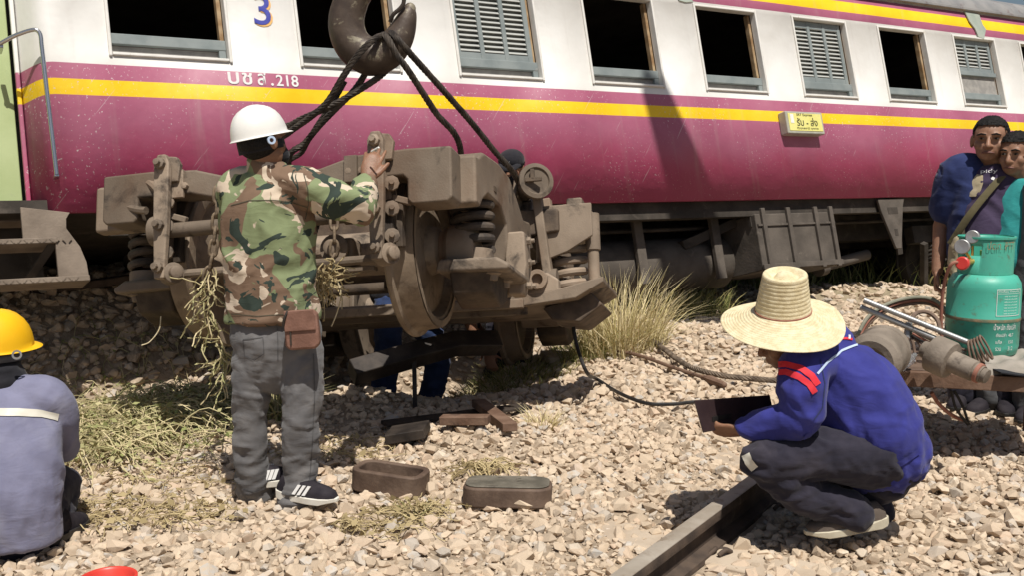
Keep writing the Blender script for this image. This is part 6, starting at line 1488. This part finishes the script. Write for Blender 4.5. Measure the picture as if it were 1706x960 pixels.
def disc(n, cx, cy, rx, ry, p=.6):
    a = rng.uniform(0, 6.283, n); r_ = rng.random(n) ** p; return cx + rx * r_ * np.cos(a), cy + ry * r_ * np.sin(a)
def clump(label, cx, cy, rx, ry, n, h0, h1, mat, lean=.5, w=.006, cat='grass', name='grass_clump', group='grass clumps on the ballast'):
    X, Y = disc(n, cx, cy, rx, ry); H = rng.uniform(h0, h1, n) * (1 - .35 * (((X - cx) / rx) ** 2 + ((Y - cy) / ry) ** 2))
    az = np.arctan2(Y - cy, X - cx) + rng.normal(0, .7, n)
    bent = rng.random(n) < .25; H = np.where(bent, H * .8, H)
    return tag(blades(name, X, Y, H, np.abs(rng.normal(lean, .22, n)) + bent * rng.uniform(.3, 1.2, n), rng.uniform(.6, 1.3, n) * w, mat, None, az), label, cat, group)
p = place(1040, 585); clump('tall dry straw-coloured grass clump at the right of the bogie', p.x - .02, p.y + .02, .34, .28, 1000, .2, .8, 'dry_grass', .42, .0075)
p = place(1000, 590); clump('shorter greenish grass tuft at the foot of the dry clump', p.x - .12, p.y - .05, .3, .2, 500, .12, .36, 'green_grass', .6, .007)
p = place(1130, 540); clump('dark green weeds growing in the shade of the coach behind the dry clump', p.x + .1, p.y + .45, .5, .3, 700, .15, .45, 'green_grass', .5, .011)
p = place(860, 640); clump('sparse trampled grass between the rear wheel and the hose', p.x, p.y + .1, .45, .5, 900, .08, .24, 'green_grass', .9, .007)
p = place(800, 665); clump('yellowed flattened grass behind the loose steel strips', p.x, p.y, .3, .25, 500, .06, .2, 'dry_grass', 1.0, .006)
p = place(905, 715); clump('small pale grass tuft in the shadow of the bogie', p.x, p.y, .1, .1, 120, .08, .2, 'dry_grass', .6, .006)
p = place(450, 700); clump('yellow-green weeds showing between the legs of the camouflage worker', p.x, p.y + .1, .22, .25, 500, .1, .34, 'vine', .6, .011)
p = place(690, 865); clump('thin green weed growing through the ballast before the castings', p.x, p.y, .05, .05, 40, .06, .14, 'green_grass', .7, .005)
p = place(1150, 545)
def tangle(name, label, cat, spots, n, lift, mat, leaves=1.0, r_=.0035, L=(.25, .6), group=None, kind=None, leafs=.022):
    V = []; Fc = []; T = []
    def addq(q, t):
        b = len(V); V.extend(q); Fc.append((b, b + 1, b + 2, b + 3)); T.extend([t] * 4)
    for i in range(n):
        cx, cy, rx, ry = spots[rng.integers(len(spots))]; x, y = disc(1, cx, cy, rx, ry, .55); x, y = x[0], y[0]
        a = rng.uniform(0, 6.283); ln = rng.uniform(*L); seg = 9; t0 = rng.random() ** .45; h0 = rng.uniform(.0, lift); pts = []
        kink = rng.normal(0, .35)
        for k in range(seg):
            pts.append((x, y, gz_fast(x, y) + .012 + h0 * math.sin(math.pi * (k + .5) / seg) + rng.uniform(0, .012)))
            a += kink * .5 + rng.normal(0, .25); x += math.cos(a) * ln / seg; y += math.sin(a) * ln / seg
        for k in range(seg - 1):
            p0, p1 = Vector(pts[k]), Vector(pts[k + 1]); d = (p1 - p0).normalized(); s1 = d.cross(Vector((0, 0, 1))).normalized() * r_; s2 = d.cross(s1)
            q = [s1, s1 * -.5 + s2 * .87, s1 * -.5 - s2 * .87]; b = len(V)
            V.extend([p0 + u for u in q] + [p1 + u for u in q]); T.extend([t0] * 6); Fc.extend([(b, b + 1, b + 4, b + 3), (b + 1, b + 2, b + 5, b + 4), (b + 2, b, b + 3, b + 5)])
            if rng.random() < leaves * .45:
                nrm = Vector(rng.normal(0, .6, 3)) + Vector((0, 0, 1)); nrm.normalize(); u = nrm.cross(Vector(rng.normal(0, 1, 3))).normalized(); v = nrm.cross(u); s = leafs * rng.uniform(.5, 1.4); c = p1 + nrm * .008
                addq([c - u * s * .3, c + v * s * .55 + u * s * .3, c + u * s * 1.2, c - v * s * .55 + u * s * .3], max(0, t0 * .6 - .15 + rng.uniform(-.1, .2)))
    me = bpy.data.meshes.new(name); me.from_pydata([tuple(v) for v in V], [], Fc); me.update()
    at = me.attributes.new('tone', 'FLOAT', 'POINT'); at.data.foreach_set('value', np.clip(np.array(T), 0, 1).astype(np.float32))
    return tag(link(name, me, mat), label, cat, group, kind)
_gx = np.arange(-6, 8, .05); _gy = np.arange(3, 13, .05); _GX, _GY = np.meshgrid(_gx, _gy); _GZ = ground_z(_GX, _GY)
def gz_fast(x, y):
    i = min(max(int((y - 3) / .05), 0), _GZ.shape[0] - 1); j = min(max(int((x + 6) / .05), 0), _GZ.shape[1] - 1); return float(_GZ[i, j])
def spot(x, y, rx, ry): q = place(x, y); return (q.x, q.y, rx, ry)
tangle('vine_litter', 'torn green and straw-coloured vines strewn along the ballast edge behind the yellow helmet', None, [spot(170, 720, .35, .3), spot(260, 715, .4, .35), spot(340, 705, .3, .3), spot(230, 755, .4, .25), spot(150, 770, .25, .2), spot(300, 690, .4, .2)], 760, .17, 'vine', .75, .0028, kind='stuff')
tangle('straw_litter', 'dry straw and twigs scattered over the near ballast', None, [spot(300, 865, .25, .18), spot(180, 860, .2, .15), spot(630, 885, .2, .12), spot(250, 800, .5, .2), spot(690, 860, .1, .1), spot(560, 760, .3, .2)], 420, .03, 'straw_litter', .25, .0022, (.08, .25), kind='stuff')
tangle('twig_bundle', 'small bundle of dry brown twigs behind the grey steel block', 'twigs', [spot(805, 792, .09, .04)], 90, .05, 'straw_litter', .0, .003, (.1, .22))
tangle('shade_weeds', 'dark leafy creepers on the shaded bank under the coach', None, [spot(320, 625, .4, .25), spot(220, 640, .5, .2), spot(120, 655, .4, .2)], 50, .1, 'vine', 1.6, .003, kind='stuff')
X, Y = rng.uniform(1.0, 7.5, 5000), rng.uniform(11.5, 15.5, 5000); tag(blades('meadow_grass', X, Y, rng.uniform(.1, .45, 5000), rng.uniform(.2, .9, 5000), rng.uniform(.01, .025, 5000), 'green_grass'), 'sunlit rough grass beyond the coach seen under its floor', None, kind='stuff')
# vine hanging on the bogie
def hang(label, pts, n, spread, mat='vine'):
    V = []; Fc = []; T = []; P = spline(pts, 8)
    for i in range(n):
        k0 = rng.integers(0, len(P) - 3); x = Vector(P[k0]) + Vector(rng.normal(0, spread, 3)); d = Vector((rng.normal(0, .6), rng.normal(0, .3), -abs(rng.normal(.7, .5)))).normalized(); t0 = rng.uniform(.3, 1)
        for k in range(6):
            q = x + d * rng.uniform(.018, .035); s1 = d.cross(Vector((.3, 1, .2))).normalized() * .003; b = len(V); s2 = d.cross(s1)
            qq = [s1, s1 * -.5 + s2 * .87, s1 * -.5 - s2 * .87]; V.extend([x + u for u in qq] + [q + u for u in qq]); T.extend([t0] * 6); Fc.extend([(b, b + 1, b + 4, b + 3), (b + 1, b + 2, b + 5, b + 4), (b + 2, b, b + 3, b + 5)])
            if rng.random() < .35:
                nrm = Vector(rng.normal(0, 1, 3)).normalized(); u = nrm.orthogonal().normalized(); v = nrm.cross(u); s = .016; b = len(V); V.extend([q - u * s * .3, q + v * s * .4, q + u * s, q - v * s * .4]); T.extend([rng.uniform(.2, .8)] * 4); Fc.append((b, b + 1, b + 2, b + 3))
            x = q; d = (d + Vector(rng.normal(0, .35, 3))).normalized()
    me = bpy.data.meshes.new('hanging_vine'); me.from_pydata([tuple(v) for v in V], [], Fc); me.update(); at = me.attributes.new('tone', 'FLOAT', 'POINT'); at.data.foreach_set('value', np.clip(np.array(T), 0, 1).astype(np.float32))
    tag(link('hanging_vine', me, mat), label, 'vine', 'torn vines caught on the bogie')
hang('long pale vine caught on the chain and trailing below the bogie', [W(352, 440, 4.58), W(348, 480, 4.58), W(345, 520, 4.58), W(362, 560, 4.58), W(376, 600, 4.58), W(372, 640, 4.6)], 60, .017)
hang('tuft of dry straw caught on the short chain', [W(545, 440, 4.56), W(540, 452, 4.56), W(535, 465, 4.56), W(548, 455, 4.56)], 60, .022, 'straw_litter')
tag(MB().sweep(spline([W(560, 462, 4.56), W(568, 490, 4.56), W(562, 520, 4.56), W(552, 545, 4.56)], 5), .003, 5).build('dry_stem', 'straw'), 'single dry stem dangling from the straw tuft on the chain', 'stem')
tag(MB().sweep(spline([W(268, 528, 5.0), W(265, 550, 4.98), W(250, 570, 4.97), W(236, 576, 4.97)], 5), .003, 5).build('wire', 'straw'), 'thin pale wire curling from the left end of the bogie', 'wire')
print('objects', len(bpy.data.objects), 'tris', sum(len(o.data.polygons) for o in bpy.data.objects if o.type == 'MESH'))
